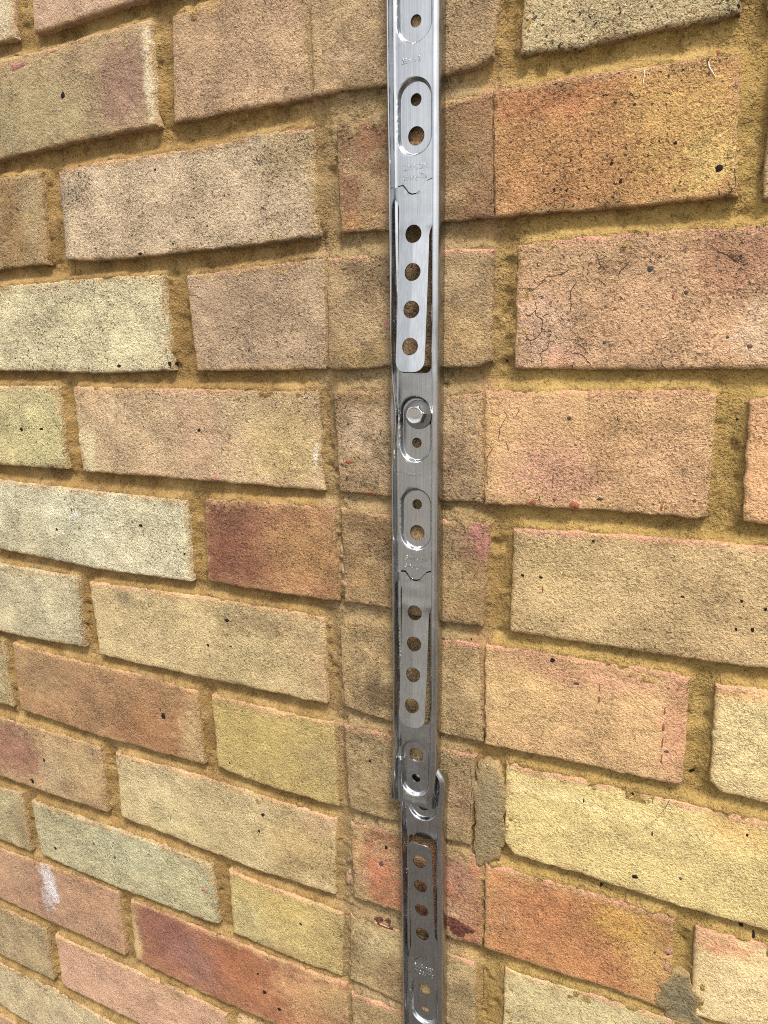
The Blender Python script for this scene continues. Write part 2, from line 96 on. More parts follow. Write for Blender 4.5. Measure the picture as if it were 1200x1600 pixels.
CRACKS = [[(340.2,-177.4),(349.4,-178.5),(353.5,-174.9),(354.8,-172.5)],[(354.8,-172.5),(363.2,-171.8),(366.9,-169.5)],[(348.4,-181.0),(350.7,-186.9),(350.2,-191.4),(354.3,-194.1),(353.8,-199.9),(351.3,-203.1),(347.9,-204.4),(345.1,-202.0)],[(344.7,-190.5),(347.5,-191.9),(350.1,-188.8)],[(354.2,-192.2),(357.5,-191.0)],[(347.9,-204.7),(348.7,-208.7)],[(353.8,-199.9),(359.2,-200.1)],[(354.2,-218.7),(354.4,-213.7),(353.2,-211.1),(357.2,-208.8),(357.4,-205.6),(360.7,-204.7)],[(367.9,-191.4),(368.4,-186.7),(367.5,-181.0),(370.4,-175.9)],[(363.1,-192.2),(364.9,-195.1)],[(340.9,-200.2),(347.1,-201.4)],[(371.2,-205.9),(375.2,-208.2),(377.9,-211.4)],[(370.5,-211.3),(373.7,-211.4),(377.1,-214.0),(380.5,-218.9)],[(370.2,-218.8),(371.3,-215.6)],[(379.7,-162.8),(381.9,-169.0),(385.2,-172.2)],[(379.3,-166.7),(384.7,-164.6)],[(380.7,-175.0),(384.6,-178.2)],[(396.0,-167.8),(391.8,-171.7),(390.5,-175.5)],[(433.5,-165.8),(440.1,-168.6),(443.8,-172.2)],[(440.1,-168.6),(442.4,-171.0)],[(413.1,-216.0),(415.1,-219.1),(417.2,-220.1)],[(334.0,-241.0),(336.6,-244.4),(334.2,-248.0),(332.5,-252.2),(332.3,-258.6)],[(339.4,-242.6),(340.6,-246.0),(343.6,-240.8)],[(323.6,-231.3),(323.8,-241.1)],[(324.2,-259.0),(329.0,-262.4),(326.2,-266.8),(325.6,-275.2),(326.6,-284.4)],[(355.8,-287.8),(357.0,-293.1)],[(356.8,-286.7),(358.4,-282.3)],[(362.5,-280.2),(363.3,-274.9)],[(336.2,-258.5),(338.2,-263.8)],[(394.2,-243.1),(395.7,-247.0)],[(404.0,-241.3),(405.2,-244.5)],[(12.7,-68.0),(13.7,-73.8),(13.2,-80.2)],[(12.8,-138.2),(14.5,-143.5),(13.4,-150.4)],[(120.6,-169.7),(126.9,-170.5),(133.4,-173.6)],[(234.4,-262.7),(239.3,-261.4)],[(240.6,-246.5),(247.1,-247.5)],[(325.4,-92.7),(326.3,-101.7),(325.8,-110.7),(326.0,-119.8),(325.9,-129.0),(326.5,-140.9)],[(327.1,-383.7),(327.1,-402.4),(327.9,-419.2),(329.2,-444.8)],[(329.1,-537.5),(329.5,-555.8),(329.4,-575.5),(330.7,-596.1)],[(328.5,-616.6),(330.2,-636.7),(329.1,-647.8)],[(344.1,-608.8),(345.2,-650.8)],[(432.2,-138.9),(433.3,-141.7)],[(438.3,-130.2),(439.5,-138.3),(437.1,-140.8)],[(319.2,-462.9),(320.8,-478.3),(319.8,-497.0),(321.0,-515.4)]]
PATCHES = [[(323.3,-457.8),(340.9,-458.5),(341.9,-481.4),(341.9,-511.5),(337.7,-523.2),(333.6,-531.1),(324.3,-534.3),(321.5,-522.3),(322.5,-505.5),(320.9,-487.4),(322.7,-471.0)],[(435.6,-584.7),(437.8,-575.9),(444.3,-567.6),(453.7,-565.7),(456.9,-571.9),(461.3,-579.4),(458.7,-586.1),(459.9,-591.9),(467.1,-597.6),(455.4,-600.5),(447.3,-599.8),(439.3,-596.1),(437.4,-590.4)]]
HAIR = [(434.7,-455.0),(433.0,-459.9),(430.1,-465.7),(427.1,-470.7),(424.5,-473.1),(423.1,-472.3)]
FIBRES = [[(423.9,-85.8),(424.3,-87.9),(425.8,-90.2),(427.3,-92.5)],[(397.2,-84.4),(397.1,-86.5),(396.8,-90.7)],[(349.0,-99.0),(348.8,-101.9)],[(351.1,-120.4),(350.6,-122.7)],[(343.8,-566.5),(344.4,-573.6)]]

# ------------------------------------------------------------------ helpers
MM = 0.001
def W(X, e, Z):
    """wall millimetres (X right, e out of the wall, Z down from a bed joint) -> metres"""
    return (X*MM, -e*MM, ZREF + Z*MM)

def hsh(i, j, s):
    n = (i.astype(np.int64)*374761393 + j.astype(np.int64)*668265263 + s*2147483647) & 0xffffffff
    n = ((n ^ (n >> 13))*1274126177) & 0xffffffff
    n = ((n ^ (n >> 16))*2246822519) & 0xffffffff
    return ((n ^ (n >> 15)) & 0xffffff)/float(0xffffff)
def vnoise(x, y, s=0):
    x = np.asarray(x, float); y = np.asarray(y, float)
    i = np.floor(x); j = np.floor(y); fx = x-i; fy = y-j
    fx = fx*fx*fx*(fx*(fx*6-15)+10); fy = fy*fy*fy*(fy*(fy*6-15)+10)
    i = i.astype(np.int64); j = j.astype(np.int64)
    a = hsh(i, j, s); b = hsh(i+1, j, s); c = hsh(i, j+1, s); d = hsh(i+1, j+1, s)
    return (a+(b-a)*fx)*(1-fy)+(c+(d-c)*fx)*fy
def fbm(x, y, s=0, o=3):
    r = 0.; a = .5; t = 0.
    for k in range(o):
        r = r+a*vnoise(x*2**k+17.3*k, y*2**k-9.1*k, s+k); t += a; a *= .55
    return r/t
def sstep(a, b, x):
    t = np.clip((x-a)/(b-a), 0, 1); return t*t*(3-2*t)
def lin(c):
    c = np.asarray(c, float)/255.
    return np.where(c <= .04045, c/12.92, ((c+.055)/1.055)**2.4)

scene_col = bpy.context.scene.collection
def link(o, parent=None):
    scene_col.objects.link(o)
    if parent is not None: o.parent = parent
    return o
def empty(name, loc, label, cat, group=None):
    o = bpy.data.objects.new(name, None); o.location = loc; o.empty_display_size = .05
    o['label'] = label; o['category'] = cat
    if group: o['group'] = group
    return link(o)
def mesh(name, V, F, mats, parent=None, origin=(0, 0, 0), col=None, smooth=True, angle=None):
    """V in metres (world); origin = world position of the object's own origin"""
    V = np.asarray(V, float)-np.asarray(origin, float)
    me = bpy.data.meshes.new(name)
    me.from_pydata(V.tolist() if not isinstance(V, list) else V, [], F if isinstance(F, list) else F.tolist())
    for m in (mats if isinstance(mats, (list, tuple)) else [mats]): me.materials.append(m)
    if smooth: me.polygons.foreach_set('use_smooth', np.ones(len(me.polygons), bool))
    if angle is not None: me.set_sharp_from_angle(angle=math.radians(angle))
    if col is not None:
        at = me.color_attributes.new('Col', 'FLOAT_COLOR', 'POINT')
        at.data.foreach_set('color', np.asarray(col, np.float32).ravel())
    me.update()
    o = bpy.data.objects.new(name, me)
    p = parent.location if parent is not None and parent.type == 'EMPTY' else Vector((0, 0, 0))
    if parent is not None and parent.type != 'EMPTY':
        p = parent.location + (parent.parent.location if parent.parent else Vector((0, 0, 0)))
    o.location = Vector(origin)-p
    return link(o, parent)

# ------------------------------------------------------------------ materials
def newmat(name):
    m = bpy.data.materials.new(name); m.use_nodes = True
    nt = m.node_tree; nt.nodes.clear()
    out = nt.nodes.new('ShaderNodeOutputMaterial'); b = nt.nodes.new('ShaderNodeBsdfPrincipled')
    nt.links.new(b.outputs[0], out.inputs[0])
    return m, nt, b
def N(nt, t, **k):
    n = nt.nodes.new(t)
    for a, v in k.items():
        if a.startswith('_'): n.inputs[a[1:].replace('_', ' ')].default_value = v
        else: setattr(n, a, v)
    return n
def ramp(nt, src, stops):
    r = nt.nodes.new('ShaderNodeValToRGB'); nt.links.new(src, r.inputs[0])
    el = r.color_ramp.elements
    while len(el) > 1: el.remove(el[-1])
    el[0].position = stops[0][0]; el[0].color = (*(stops[0][1],)*3, 1) if np.isscalar(stops[0][1]) else stops[0][1]
    for p, c in stops[1:]:
        e = el.new(p); e.color = (*(c,)*3, 1) if np.isscalar(c) else c
    return r.outputs[0]
def mixc(nt, fac, a, b, mode='MIX'):
    m = nt.nodes.new('ShaderNodeMix'); m.data_type = 'RGBA'; m.blend_type = mode
    for s, v in ((0, fac), (6, a), (7, b)):
        if isinstance(v, (int, float)): m.inputs[s].default_value = v
        elif isinstance(v, tuple): m.inputs[s].default_value = v
        else: nt.links.new(v, m.inputs[s])
    return m.outputs[2]
def mth(nt, op, a, b=None, c=None):
    m = nt.nodes.new('ShaderNodeMath'); m.operation = op
    for i, v in enumerate((a, b, c)):
        if v is None: continue
        if isinstance(v, (int, float)): m.inputs[i].default_value = v
        else: nt.links.new(v, m.inputs[i])
    return m.outputs[0]
def noise(nt, co, scale, detail=3, rough=.55, dist=0, vec_scale=None):
    if vec_scale:
        mp = N(nt, 'ShaderNodeMapping'); mp.inputs['Scale'].default_value = vec_scale
        nt.links.new(co, mp.inputs[0]); co = mp.outputs[0]
    n = N(nt, 'ShaderNodeTexNoise'); n.inputs['Scale'].default_value = scale; n.inputs['Detail'].default_value = detail
    n.inputs['Roughness'].default_value = rough; n.inputs['Distortion'].default_value = dist
    nt.links.new(co, n.inputs['Vector']); return n.outputs['Fac']

def masonry(name, kind):
    m, nt, b = newmat(name)
    pos = N(nt, 'ShaderNodeNewGeometry').outputs['Position']
    ca = N(nt, 'ShaderNodeVertexColor', layer_name='Col')
    col = ca.outputs['Color']; amt = ca.outputs['Alpha']
    grain = noise(nt, pos, 620, 3, .6)          # ~1.6 mm sand grain
    fine = noise(nt, pos, 1500, 2, .6)
    mid = noise(nt, pos, 70, 4, .6)
    big = noise(nt, pos, 16, 3, .6)
    # tone variation
    v = ramp(nt, mid, [(.25, .86), (.5, 1.0), (.78, 1.13)])
    c = mixc(nt, 1., col, v, 'MULTIPLY')
    patch = noise(nt, pos, 34, 4, .6)
    g = ramp(nt, grain, [(.30, .78), (.45, .97), (.58, 1.05), (.70, 1.2)])
    c = mixc(nt, .9, c, g, 'MULTIPLY')
    g2 = ramp(nt, fine, [(.28, .86), (.5, 1.0), (.72, 1.14)])
    c = mixc(nt, .8, c, g2, 'MULTIPLY')
    # dimples between the sand grains, their shade painted into the colour, thicker in drifts
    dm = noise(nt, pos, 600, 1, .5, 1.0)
    pit_shade = mth(nt, 'SUBTRACT', dm, mth(nt, 'MULTIPLY_ADD', patch, -.24, .715))
    pit_shade = mth(nt, 'MULTIPLY', pit_shade, 14.0); pit_shade.node.use_clamp = True
    c = mixc(nt, mth(nt, 'MULTIPLY', pit_shade, mth(nt, 'MULTIPLY_ADD', amt, .55, .20)), c, mixc(nt, 1., c, (.26, .21, .16, 1), 'MULTIPLY'))
    # dark manganese specks, gathered in drifts
    sp = noise(nt, pos, 480, 2, .5)
    thr = mth(nt, 'MULTIPLY_ADD', big, -.20, .745)          # more specks where big is high
    d = mth(nt, 'SUBTRACT', sp, thr)
    d = mth(nt, 'MULTIPLY', d, 16.0); d.node.use_clamp = True
    d = mth(nt, 'MULTIPLY', d, amt)
    dark = (.045, .037, .026, 1) if kind == 'brick' else (.07, .05, .02, 1)
    c = mixc(nt, d, c, dark)
    # pale quartz grains
    q = noise(nt, pos, 900, 1, .5)
    q = mth(nt, 'MULTIPLY', mth(nt, 'SUBTRACT', q, .72), 12.0); q.node.use_clamp = True
    c = mixc(nt, mth(nt, 'MULTIPLY', q, .5), c, (.72, .64, .48, 1))
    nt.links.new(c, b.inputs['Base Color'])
    b.inputs['Roughness'].default_value = .92
    b.inputs['Specular IOR Level'].default_value = .25
    # relief: creased, stippled sand face
    w1 = noise(nt, pos, 460, 4, .65, 1.0)
    rid = mth(nt, 'ABSOLUTE', mth(nt, 'SUBTRACT', w1, .5))
    rid = mth(nt, 'MULTIPLY', rid, 2.0)
    h = mth(nt, 'ADD', mth(nt, 'MULTIPLY', rid, .9 if kind == 'brick' else .4), mth(nt, 'MULTIPLY', grain, .9))
    h = mth(nt, 'ADD', h, mth(nt, 'MULTIPLY', fine, .35))
    h = mth(nt, 'SUBTRACT', h, mth(nt, 'MULTIPLY', d, .5))
    h = mth(nt, 'SUBTRACT', h, mth(nt, 'MULTIPLY', dm, .8))
    h = mth(nt, 'ADD', h, mth(nt, 'MULTIPLY', noise(nt, pos, 190, 3, .6), .8))
    bp = N(nt, 'ShaderNodeBump'); nt.links.new(mth(nt, 'MULTIPLY', mth(nt, 'MULTIPLY_ADD', patch, 1.1, .3), mth(nt, 'MULTIPLY_ADD', amt, .9, .5)), bp.inputs['Strength'])
    bp.inputs['Distance'].default_value = .0021 if kind == 'brick' else .0020
    nt.links.new(h, bp.inputs['Height']); nt.links.new(bp.outputs[0], b.inputs['Normal'])
    return m
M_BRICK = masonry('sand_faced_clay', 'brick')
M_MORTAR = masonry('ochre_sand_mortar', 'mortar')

def plain(name, col, rough=.8, bump=0, scale=700, var=.35, spec=.3):
    m, nt, b = newmat(name)
    pos = N(nt, 'ShaderNodeNewGeometry').outputs['Position']
    n = noise(nt, pos, scale, 4, .6)
    c = mixc(nt, 1., (*lin(col), 1), ramp(nt, n, [(.25, 1-var), (.75, 1+var)]), 'MULTIPLY')
    nt.links.new(c, b.inputs['Base Color']); b.inputs['Roughness'].default_value = rough
    b.inputs['Specular IOR Level'].default_value = spec
    if bump:
        bp = N(nt, 'ShaderNodeBump'); bp.inputs['Distance'].default_value = bump; bp.inputs['Strength'].default_value = 1
        nt.links.new(n, bp.inputs['Height']); nt.links.new(bp.outputs[0], b.inputs['Normal'])
    return m
SPOTM = {'k': plain('iron_black', (36, 30, 27), .95, .0006, 700, .35, .05), 'g': plain('slate_grey', (72, 66, 62), .95, .0006, 700, .35, .05),
         'r': plain('manganese_brown', (88, 66, 56), .8, .0006), 'o': plain('raw_red_clay', (136, 80, 56), .85, .0012, 900, .5),
         'p': plain('burnt_pink_clay', (150, 106, 92), .85, .0015, 800, .5), 'c': plain('broken_red_core', (88, 50, 38), .9, .004, 420, .8)}
M_PEB = plain('pinkish_pebble', (140, 110, 86), .8, .0005, 500, .3)
M_CRACK = plain('crack_dirt', (60, 46, 34), .95, 0, 300, .5)
M_HAIR = plain('dark_hair', (40, 32, 26), .5)
M_FIB = plain('pale_fibre', (205, 200, 190), .6)
M_CORE = plain('rough_mortar_core', (150, 118, 66), .95, .002, 300, .35)

def steel(name, base, rough, dark=0.):
    m, nt, b = newmat(name)
    pos = N(nt, 'ShaderNodeNewGeometry').outputs['Position']
    st = noise(nt, pos, 1.0, 4, .6, 0, (1500, 1500, 14))       # drawn along its length
    bl = noise(nt, pos, 55, 3, .6)
    sm = noise(nt, pos, 420, 3, .6, 0, (1, 1, .35))
    c = mixc(nt, 1., (*base, 1), ramp(nt, st, [(.3, .82), (.7, 1.10)]), 'MULTIPLY')
    c = mixc(nt, 1., c, ramp(nt, bl, [(.3, .88), (.7, 1.05)]), 'MULTIPLY')
    c = mixc(nt, mth(nt, 'MULTIPLY', ramp(nt, sm, [(.62, 0.), (.76, 1.)]), .4), c, (.22, .20, .18, 1))
    nt.links.new(c, b.inputs['Base Color'])
    b.inputs['Metallic'].default_value = 1.
    r = mth(nt, 'ADD', mth(nt, 'MULTIPLY_ADD', bl, .22, rough-.13), mth(nt, 'MULTIPLY', ramp(nt, noise(nt, pos, 260, 4, .65), [(.5, 0.), (.7, 1.)]), .10))
    nt.links.new(r, b.inputs['Roughness'])
    bp = N(nt, 'ShaderNodeBump'); bp.inputs['Strength'].default_value = .25; bp.inputs['Distance'].default_value = .00012
    nt.links.new(mth(nt, 'ADD', st, mth(nt, 'MULTIPLY', bl, 3.)), bp.inputs['Height'])
    nt.links.new(bp.outputs[0], b.inputs['Normal'])
    return m
M_STEEL = steel('stainless_steel', (.43, .437, .445), .24)
M_TIE = steel('bright_stainless_steel', (.43, .438, .445), .28)
M_BOLT = steel('plated_steel', (.56, .555, .55), .16)
M_WASH = steel('dull_plated_steel', (.20, .195, .19), .26)

# ------------------------------------------------------------------ ground: out of view, paving added for the steel to reflect
gm, nt, gb = newmat('added_pale_paving')
pos = N(nt, 'ShaderNodeNewGeometry').outputs['Position']
n1 = noise(nt, pos, 9, 6, .65)
nt.links.new(mixc(nt, ramp(nt, n1, [(.3, 0.), (.7, 1.)]), (.16, .145, .12, 1), (.25, .23, .2, 1)), gb.inputs['Base Color'])
gb.inputs['Roughness'].default_value = .9
gr = mesh('ground', [(-60, -60, 0), (60, -60, 0), (60, 20, 0), (-60, 20, 0)], [(0, 1, 2, 3)], gm, smooth=False)
gr['kind'] = 'structure'
# unseen mounded soil strip, added to darken the lower rail's reflection
so = plain('added_grey_soil', (88, 83, 77), .95, .01, 60, .4)
sx = np.linspace(-4, 5, 46); sy = np.linspace(-3.1, -.02, 24)
SX, SY = np.meshgrid(sx, sy)
SZ = .02+.06*np.sin(np.clip((SY+3.1)/3.1, 0, 1)*math.pi)+.05*fbm(SX*3, SY*3, 601, 3)
SZ[0, :] = -.02; SZ[:, 0] = -.02; SZ[:, -1] = -.02
ii = np.arange(SX.size).reshape(SX.shape)
bed = mesh('added_soil_bed', np.stack([SX, SY, SZ], -1).reshape(-1, 3), np.stack([ii[:-1, :-1], ii[:-1, 1:], ii[1:, 1:], ii[1:, :-1]], -1).reshape(-1, 4), so)
bed['kind'] = 'structure'

# ------------------------------------------------------------------ wall
wall = empty('brick_wall', (.15, .05, 0), 'yellow and red stock brick wall with recessed ochre mortar joints', 'wall')

def pline(P, s):
    P = np.asarray(P, float); d = np.r_[0, np.cumsum(np.hypot(*(P[1:]-P[:-1]).T))]; d /= d[-1]
    return np.stack([np.interp(s, d, P[:, 0]), np.interp(s, d, P[:, 1])], -1)
BLOT = [(b[0], b[1], b[2], b[3], lin(b[4]), b[5]) for b in BLOTCHES]
ALB = .95      # photographed tone -> albedo

def surf(X, Z, key):
    """relief of a brick face in mm"""
    r = key*7
    h = (fbm(X/46.+r, Z/30., 5, 2)-.5)*1.0
    h = h+(fbm(X/9., Z/9., 11, 2)-.5)*.8
    a = fbm(X/3.6, Z/3.0, 23, 2)
    rgh = .35+1.1*fbm(X/60.+r, Z/40., 33, 2)
    h = h+rgh*((a-.5)*.6-np.abs(fbm(X/5.2+.35*Z/5, Z/3.4, 31, 2)-.5)*.8)
    return h
def strip_dirt(X, Z):
    """the band either side of the rail where an older wall once joined: grey-green cement film"""
    w = (fbm(X/30., Z/22., 77, 3)-.5)*26
    return sstep(200, 244, X+w*.6)*(1-sstep(298, 338, X+w*.7))
def brick_colour(X, Z, base, speck, pink, dT, dE, key):
    c = np.broadcast_to(lin(base), X.shape+(3,)).copy()
    x0, x1, z0, z1 = X.min(), X.max(), Z.min(), Z.max()
    wx = (fbm(X/14., Z/14., 41, 3)-.5)*16; wz = (fbm(X/14.+9, Z/14., 43, 3)-.5)*12
    bmid = ((x0+x1)/2, (z0+z1)/2)
    fr = (fbm(X/4.4, Z/3.2, 47, 3)-.5)*1.25
    for bx, bz, rx, rz, bc, s in BLOT:
        if not (x0-4 <= bx <= x1+4 and z0-4 <= bz <= z1+4): continue
        k = s*np.clip(1.25+fr-np.sqrt(((X+wx*min(1, rx/14)-bx)/rx)**2+((Z+wz*min(1, rz/12)-bz)/rz)**2), 0, 1)
        k = np.clip(k*1.35, 0, s)[..., None]
        c = c*(1-k)+bc*k
    tone = (.86+.28*fbm(X/26.+key, Z/20., 51, 3))[..., None]
    c = c*tone
    # scorched/pink arris along the top, mortar smears on the borders
    if pink:
        t = (1-sstep(1.2, 3.6, dT+(fbm(X/7., Z/5., 61, 2)-.5)*4))*sstep(.32, .55, fbm(X/24.+key*3, Z/40., 63, 2)+.25*pink)*min(1, pink+.15)
        c = c*(1-t[..., None])+lin((196, 136, 114))*t[..., None]
    t = (1-sstep(.4, 3.6, np.minimum(dE, dT*.7)+(fbm(X/9., Z/5., 71, 4)-.5)*11))*.62*(1-.85*np.exp(-((X-220)/9.)**2))*(1-.8*np.exp(-((X-323)/8.)**2))
    c = c*(1-t[..., None])+lin((172, 138, 88))*t[..., None]
    sd = strip_dirt(X, Z); f1 = fbm(X/17., Z/13., 81, 4); f2 = fbm(X/11.+40, Z/9., 83, 4)
    d = (sd*sstep(.46, .66, f1)*.5)[..., None]; c = c*(1-d)+lin((182, 156, 112))*d
    d = (sd*sstep(.46, .64, f2)*.45)[..., None]; c = c*(1-d)+lin((112, 94, 62))*d
    # general soot drifts, heavier towards some lower edges
    d = (sstep(.56, .74, fbm(X/22.+key*5, Z/14., 87, 4))*.14)[..., None]; c = c*(1-d)+c*np.array((.55, .52, .45))*d
    sp = np.full(X.shape, float(speck))*(.55+.9*fbm(X/28.+key*2, Z/20., 91, 2))
    g_ = (c*np.array((.3, .55, .15))).sum(-1, keepdims=True)*np.array((1.06, 1., .90)); c = (c*.84+g_*.10+lin((206, 178, 140))*.08)*np.array((1.03, .995, .985))
    return np.concatenate([c*ALB, np.clip(sp, 0, 1)[..., None]], -1)

def make_brick(T, B, base, speck, pink, key, step, name='brick'):
    T = np.asarray(T, float); B = np.asarray(B, float)
    Lx = max(T[-1, 0], B[-1, 0])-min(T[0, 0], B[0, 0]); Lz = 65.
    def params(L):
        n = max(2, int(round((L-6)/step)))
        return np.r_[0, .5/L, 1.4/L, np.linspace(3/L, 1-3/L, n+1), 1-1.4/L, 1-.5/L, 1]
    s = params(Lx); t = params(Lz)
    Pt = pline(T, s); Pb = pline(B, s)
    G = Pt[None]*(1-t)[:, None, None]+Pb[None]*t[:, None, None]
    S = s[None]*np.ones_like(t)[:, None]; Tt = t[:, None]*np.ones_like(s)[None]
    dT = Tt*Lz; dE = np.minimum(np.minimum(dT, Lz-dT), np.minimum(S*Lx, Lx-S*Lx))
    X = G[..., 0].copy(); Z = G[..., 1].copy()
    k = 1-sstep(0, 9, dE)                                   # ragged arris
    X += k*((fbm(X/14., Z/4.5, 101, 4)-.5)*2.0); Z += k*((fbm(X/5.5, Z/14.+5, 103, 4)-.5)*1.8)
    h = surf(X, Z, key)
    rad = .7+1.9*fbm(X/16.+key, Z/16., 107, 2)**2*1.6
    h -= 1.1*np.clip(1-dE/rad, 0, 1)**2
    rs = np.random.RandomState(key+5)
    h += rs.uniform(-.7, .7)+rs.uniform(-.5, .5)*(S-.5)+rs.uniform(-.8, .8)*(Tt-.5)
    C = brick_colour(X, Z, base, speck, pink, dT, dE, key)
    nz, nx = X.shape
    V = np.stack([X*MM, -h*MM, ZREF+Z*MM], -1).reshape(-1, 3); C = C.reshape(-1, 4)
    idx = np.arange(nz*nx).reshape(nz, nx)
    F = np.stack([idx[1:, :-1], idx[1:, 1:], idx[:-1, 1:], idx[:-1, :-1]], -1).reshape(-1, 4)
    ring = np.r_[idx[0, :], idx[1:, -1], idx[-1, -2::-1], idx[-2:0:-1, 0]]
    n0 = len(V); R = V[ring].copy(); R[:, 1] = .013
    V = np.r_[V, R]; C = np.r_[C, C[ring]]
    m = len(ring); q = np.arange(m); q2 = (q+1) % m
    F = np.r_[F, np.stack([ring[q], ring[q2], n0+q2, n0+q], -1)]
    ctr = ((X.min()+X.max())/2*MM, .006, ZREF+(Z.min()+Z.max())/2*MM)
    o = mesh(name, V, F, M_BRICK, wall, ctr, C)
    return o, np.r_[G[0], G[1:, -1], G[-1, -2::-1], G[-2:0:-1, 0]]

OUT = {}; OBJ = {}
course_span = {}
for key, (kid, (T, B, c, s, pk)) in enumerate(BRICKS.items()):
    OBJ[kid], OUT[kid] = make_brick(T, B, c, s, pk, key, 1.7)
    n = int(''.join(ch for ch in kid if ch.isdigit()) if not kid.endswith('2') else kid[:-2])
    a, b_ = course_span.get(n, (1e9, -1e9))
    course_span[n] = (min(a, T[0][0], B[0][0]), max(b_, T[-1][0], B[-1][0]))

# bricks beyond the frame, ordinary stretcher bond
PAL = [(190, 172, 132), (172, 142, 108), (186, 160, 118), (150, 108, 74), (198, 186, 148), (168, 120, 84), (180, 152, 100), (160, 134, 96)]
rng = random.Random(4)
XL, XR, CT, CB = -620, 1080, -5, 21
far_V, far_F, far_C = [], [], []
k2 = 200
for n in range(CT, CB):
    top = -75*(n-1)-5; ph = 0 if n % 2 == 0 else 112.5
    spans = []
    if n in course_span:
        a, b_ = course_span[n]
        xx = a-10
        while xx > XL: spans.append((max(xx-215, XL), xx)); xx -= 225
        xx = b_+10
        while xx < XR: spans.append((xx, min(xx+215, XR))); xx += 225
    else:
        xx = ph-225*4+5
        while xx < XR:
            if xx+215 > XL: spans.append((max(xx, XL), min(xx+215, XR)))
            xx += 225
    for a, b_ in spans:
        if b_-a < 12: continue
        T = [(a, top+rng.uniform(-1, 1)), ((a+b_)/2, top+rng.uniform(-1, 1)), (b_, top+rng.uniform(-1, 1))]
        B = [(a, top-65+rng.uniform(-1, 1)), ((a+b_)/2, top-65+rng.uniform(-1, 1)), (b_, top-65+rng.uniform(-1, 1))]
        k2 += 1
        make_brick(T, B, rng.choice(PAL), rng.uniform(.3, .9), rng.choice([0, .2, .6]), k2, 7.)

# mortar: one tooled bed, concave between the bricks, nearly flush where it was smeared
st = 1.5
gx = np.arange(-240, 520+st, st); gz = np.arange(70, -960-st, -st)
GX, GZ = np.meshgrid(gx, gz)
mask = np.zeros(GX.shape)
for poly in OUT.values():
    x0, x1 = poly[:, 0].min(), poly[:, 0].max(); z0, z1 = poly[:, 1].min(), poly[:, 1].max()
    i0, i1 = np.searchsorted(gx, [x0, x1]); j0, j1 = np.searchsorted(-gz, [-z1, -z0])
    if i1 <= i0 or j1 <= j0: continue
    px = GX[j0:j1, i0:i1]; pz = GZ[j0:j1, i0:i1]; ins = np.zeros(px.shape, bool)
    Q = poly[::4]
    for p, q in zip(Q, np.roll(Q, -1, 0)):
        if p[1] == q[1]: continue
        hit = ((p[1] > pz) != (q[1] > pz)) & (px < (q[0]-p[0])*(pz-p[1])/(q[1]-p[1])+p[0]); ins ^= hit
    mask[j0:j1, i0:i1] = np.maximum(mask[j0:j1, i0:i1], ins)
def blur(a, r):
    for ax in (0, 1):
        k = np.cumsum(np.concatenate([np.repeat(np.take(a, [0], ax), r+1, ax), a, np.repeat(np.take(a, [-1], ax), r, ax)], ax), ax)
        n = a.shape[ax]
        hi = np.take(k, np.arange(2*r+1, 2*r+1+n)-0, ax) if False else np.take(k, np.arange(n)+2*r, ax)
        lo = np.take(k, np.arange(n)-0, ax)
        a = (hi-lo)/(2*r)
    return a
near = blur(blur(mask, 2), 2)
wide = blur(mask, 4)
sm = strip_dirt(GX, GZ)
depth = 6.4*(1-.5*sm)*(1-.25*sstep(325, 345, GX))
below = blur(np.roll(mask, -3, 0), 2); side = np.maximum(blur(np.roll(mask, -3, 1), 2), blur(np.roll(mask, 3, 1), 2)*.5)
H = -depth+depth*np.clip(.80*np.clip(below*1.1, 0, 1)**1.7+.5*side**1.5*(1-below), 0, .86)-.35
H += (fbm(GX/14., GZ/9., 201, 3)-.5)*1.6+(fbm(GX/3.2, GZ/3.2, 207, 2)-.5)*.8
H += sstep(.62, .8, fbm(GX/7., GZ/5., 221, 3))*1.3-sstep(.64, .8, fbm(GX/6.+11, GZ/6., 223, 3))*1.8
odd = (np.floor(-GZ/75.).astype(int) % 2) == 0
fl = np.maximum(np.exp(-((GX-220.5)/4.)**4)*odd, np.exp(-((GX-324.)/3.2)**4)*(~odd))*(GZ > -700)*(np.abs((GZ % 75)-37.5) < 30)
H = H*(1-fl)+fl*(-1.1+(fbm(GX/3., GZ/4., 225, 2)-.5)*1.2)
H = np.minimum(H, .4)
keep = near < .97
idx = np.arange(GX.size).reshape(GX.shape)
kf = keep[:-1, :-1] | keep[1:, 1:] | keep[:-1, 1:] | keep[1:, :-1]
F = np.stack([idx[1:, :-1], idx[1:, 1:], idx[:-1, 1:], idx[:-1, :-1]], -1)[kf]
used = np.unique(F); remap = -np.ones(GX.size, int); remap[used] = np.arange(len(used))
cy = lin((146, 116, 68)); cg = lin((142, 121, 88)); cl = lin((170, 141, 92)); cb = lin((126, 99, 57))
v1 = fbm(GX/40., GZ/40., 211, 3)[..., None]; v2 = fbm(GX/10., GZ/7., 213, 3)[..., None]
mc = cy*(1-v1)+cb*v1; v3 = sstep(.45, .7, fbm(GX/18., GZ/12., 217, 4))[..., None]; mc = mc*(1-.5*v3)+cl*.5*v3
v4 = sstep(.5, .72, fbm(GX/15.+30, GZ/9., 219, 4))[..., None]; mc = mc*(1-.45*v4)+lin((124, 100, 62))*.4*v4
rr_ = sstep(318, 350, GX)[..., None]; mc = mc*(1-.55*rr_)+lin((166, 138, 78))*.5*rr_
k = (sm*(.55+.5*v2[..., 0]))[..., None].clip(0, .9); mc = mc*(1-k)+cg*k
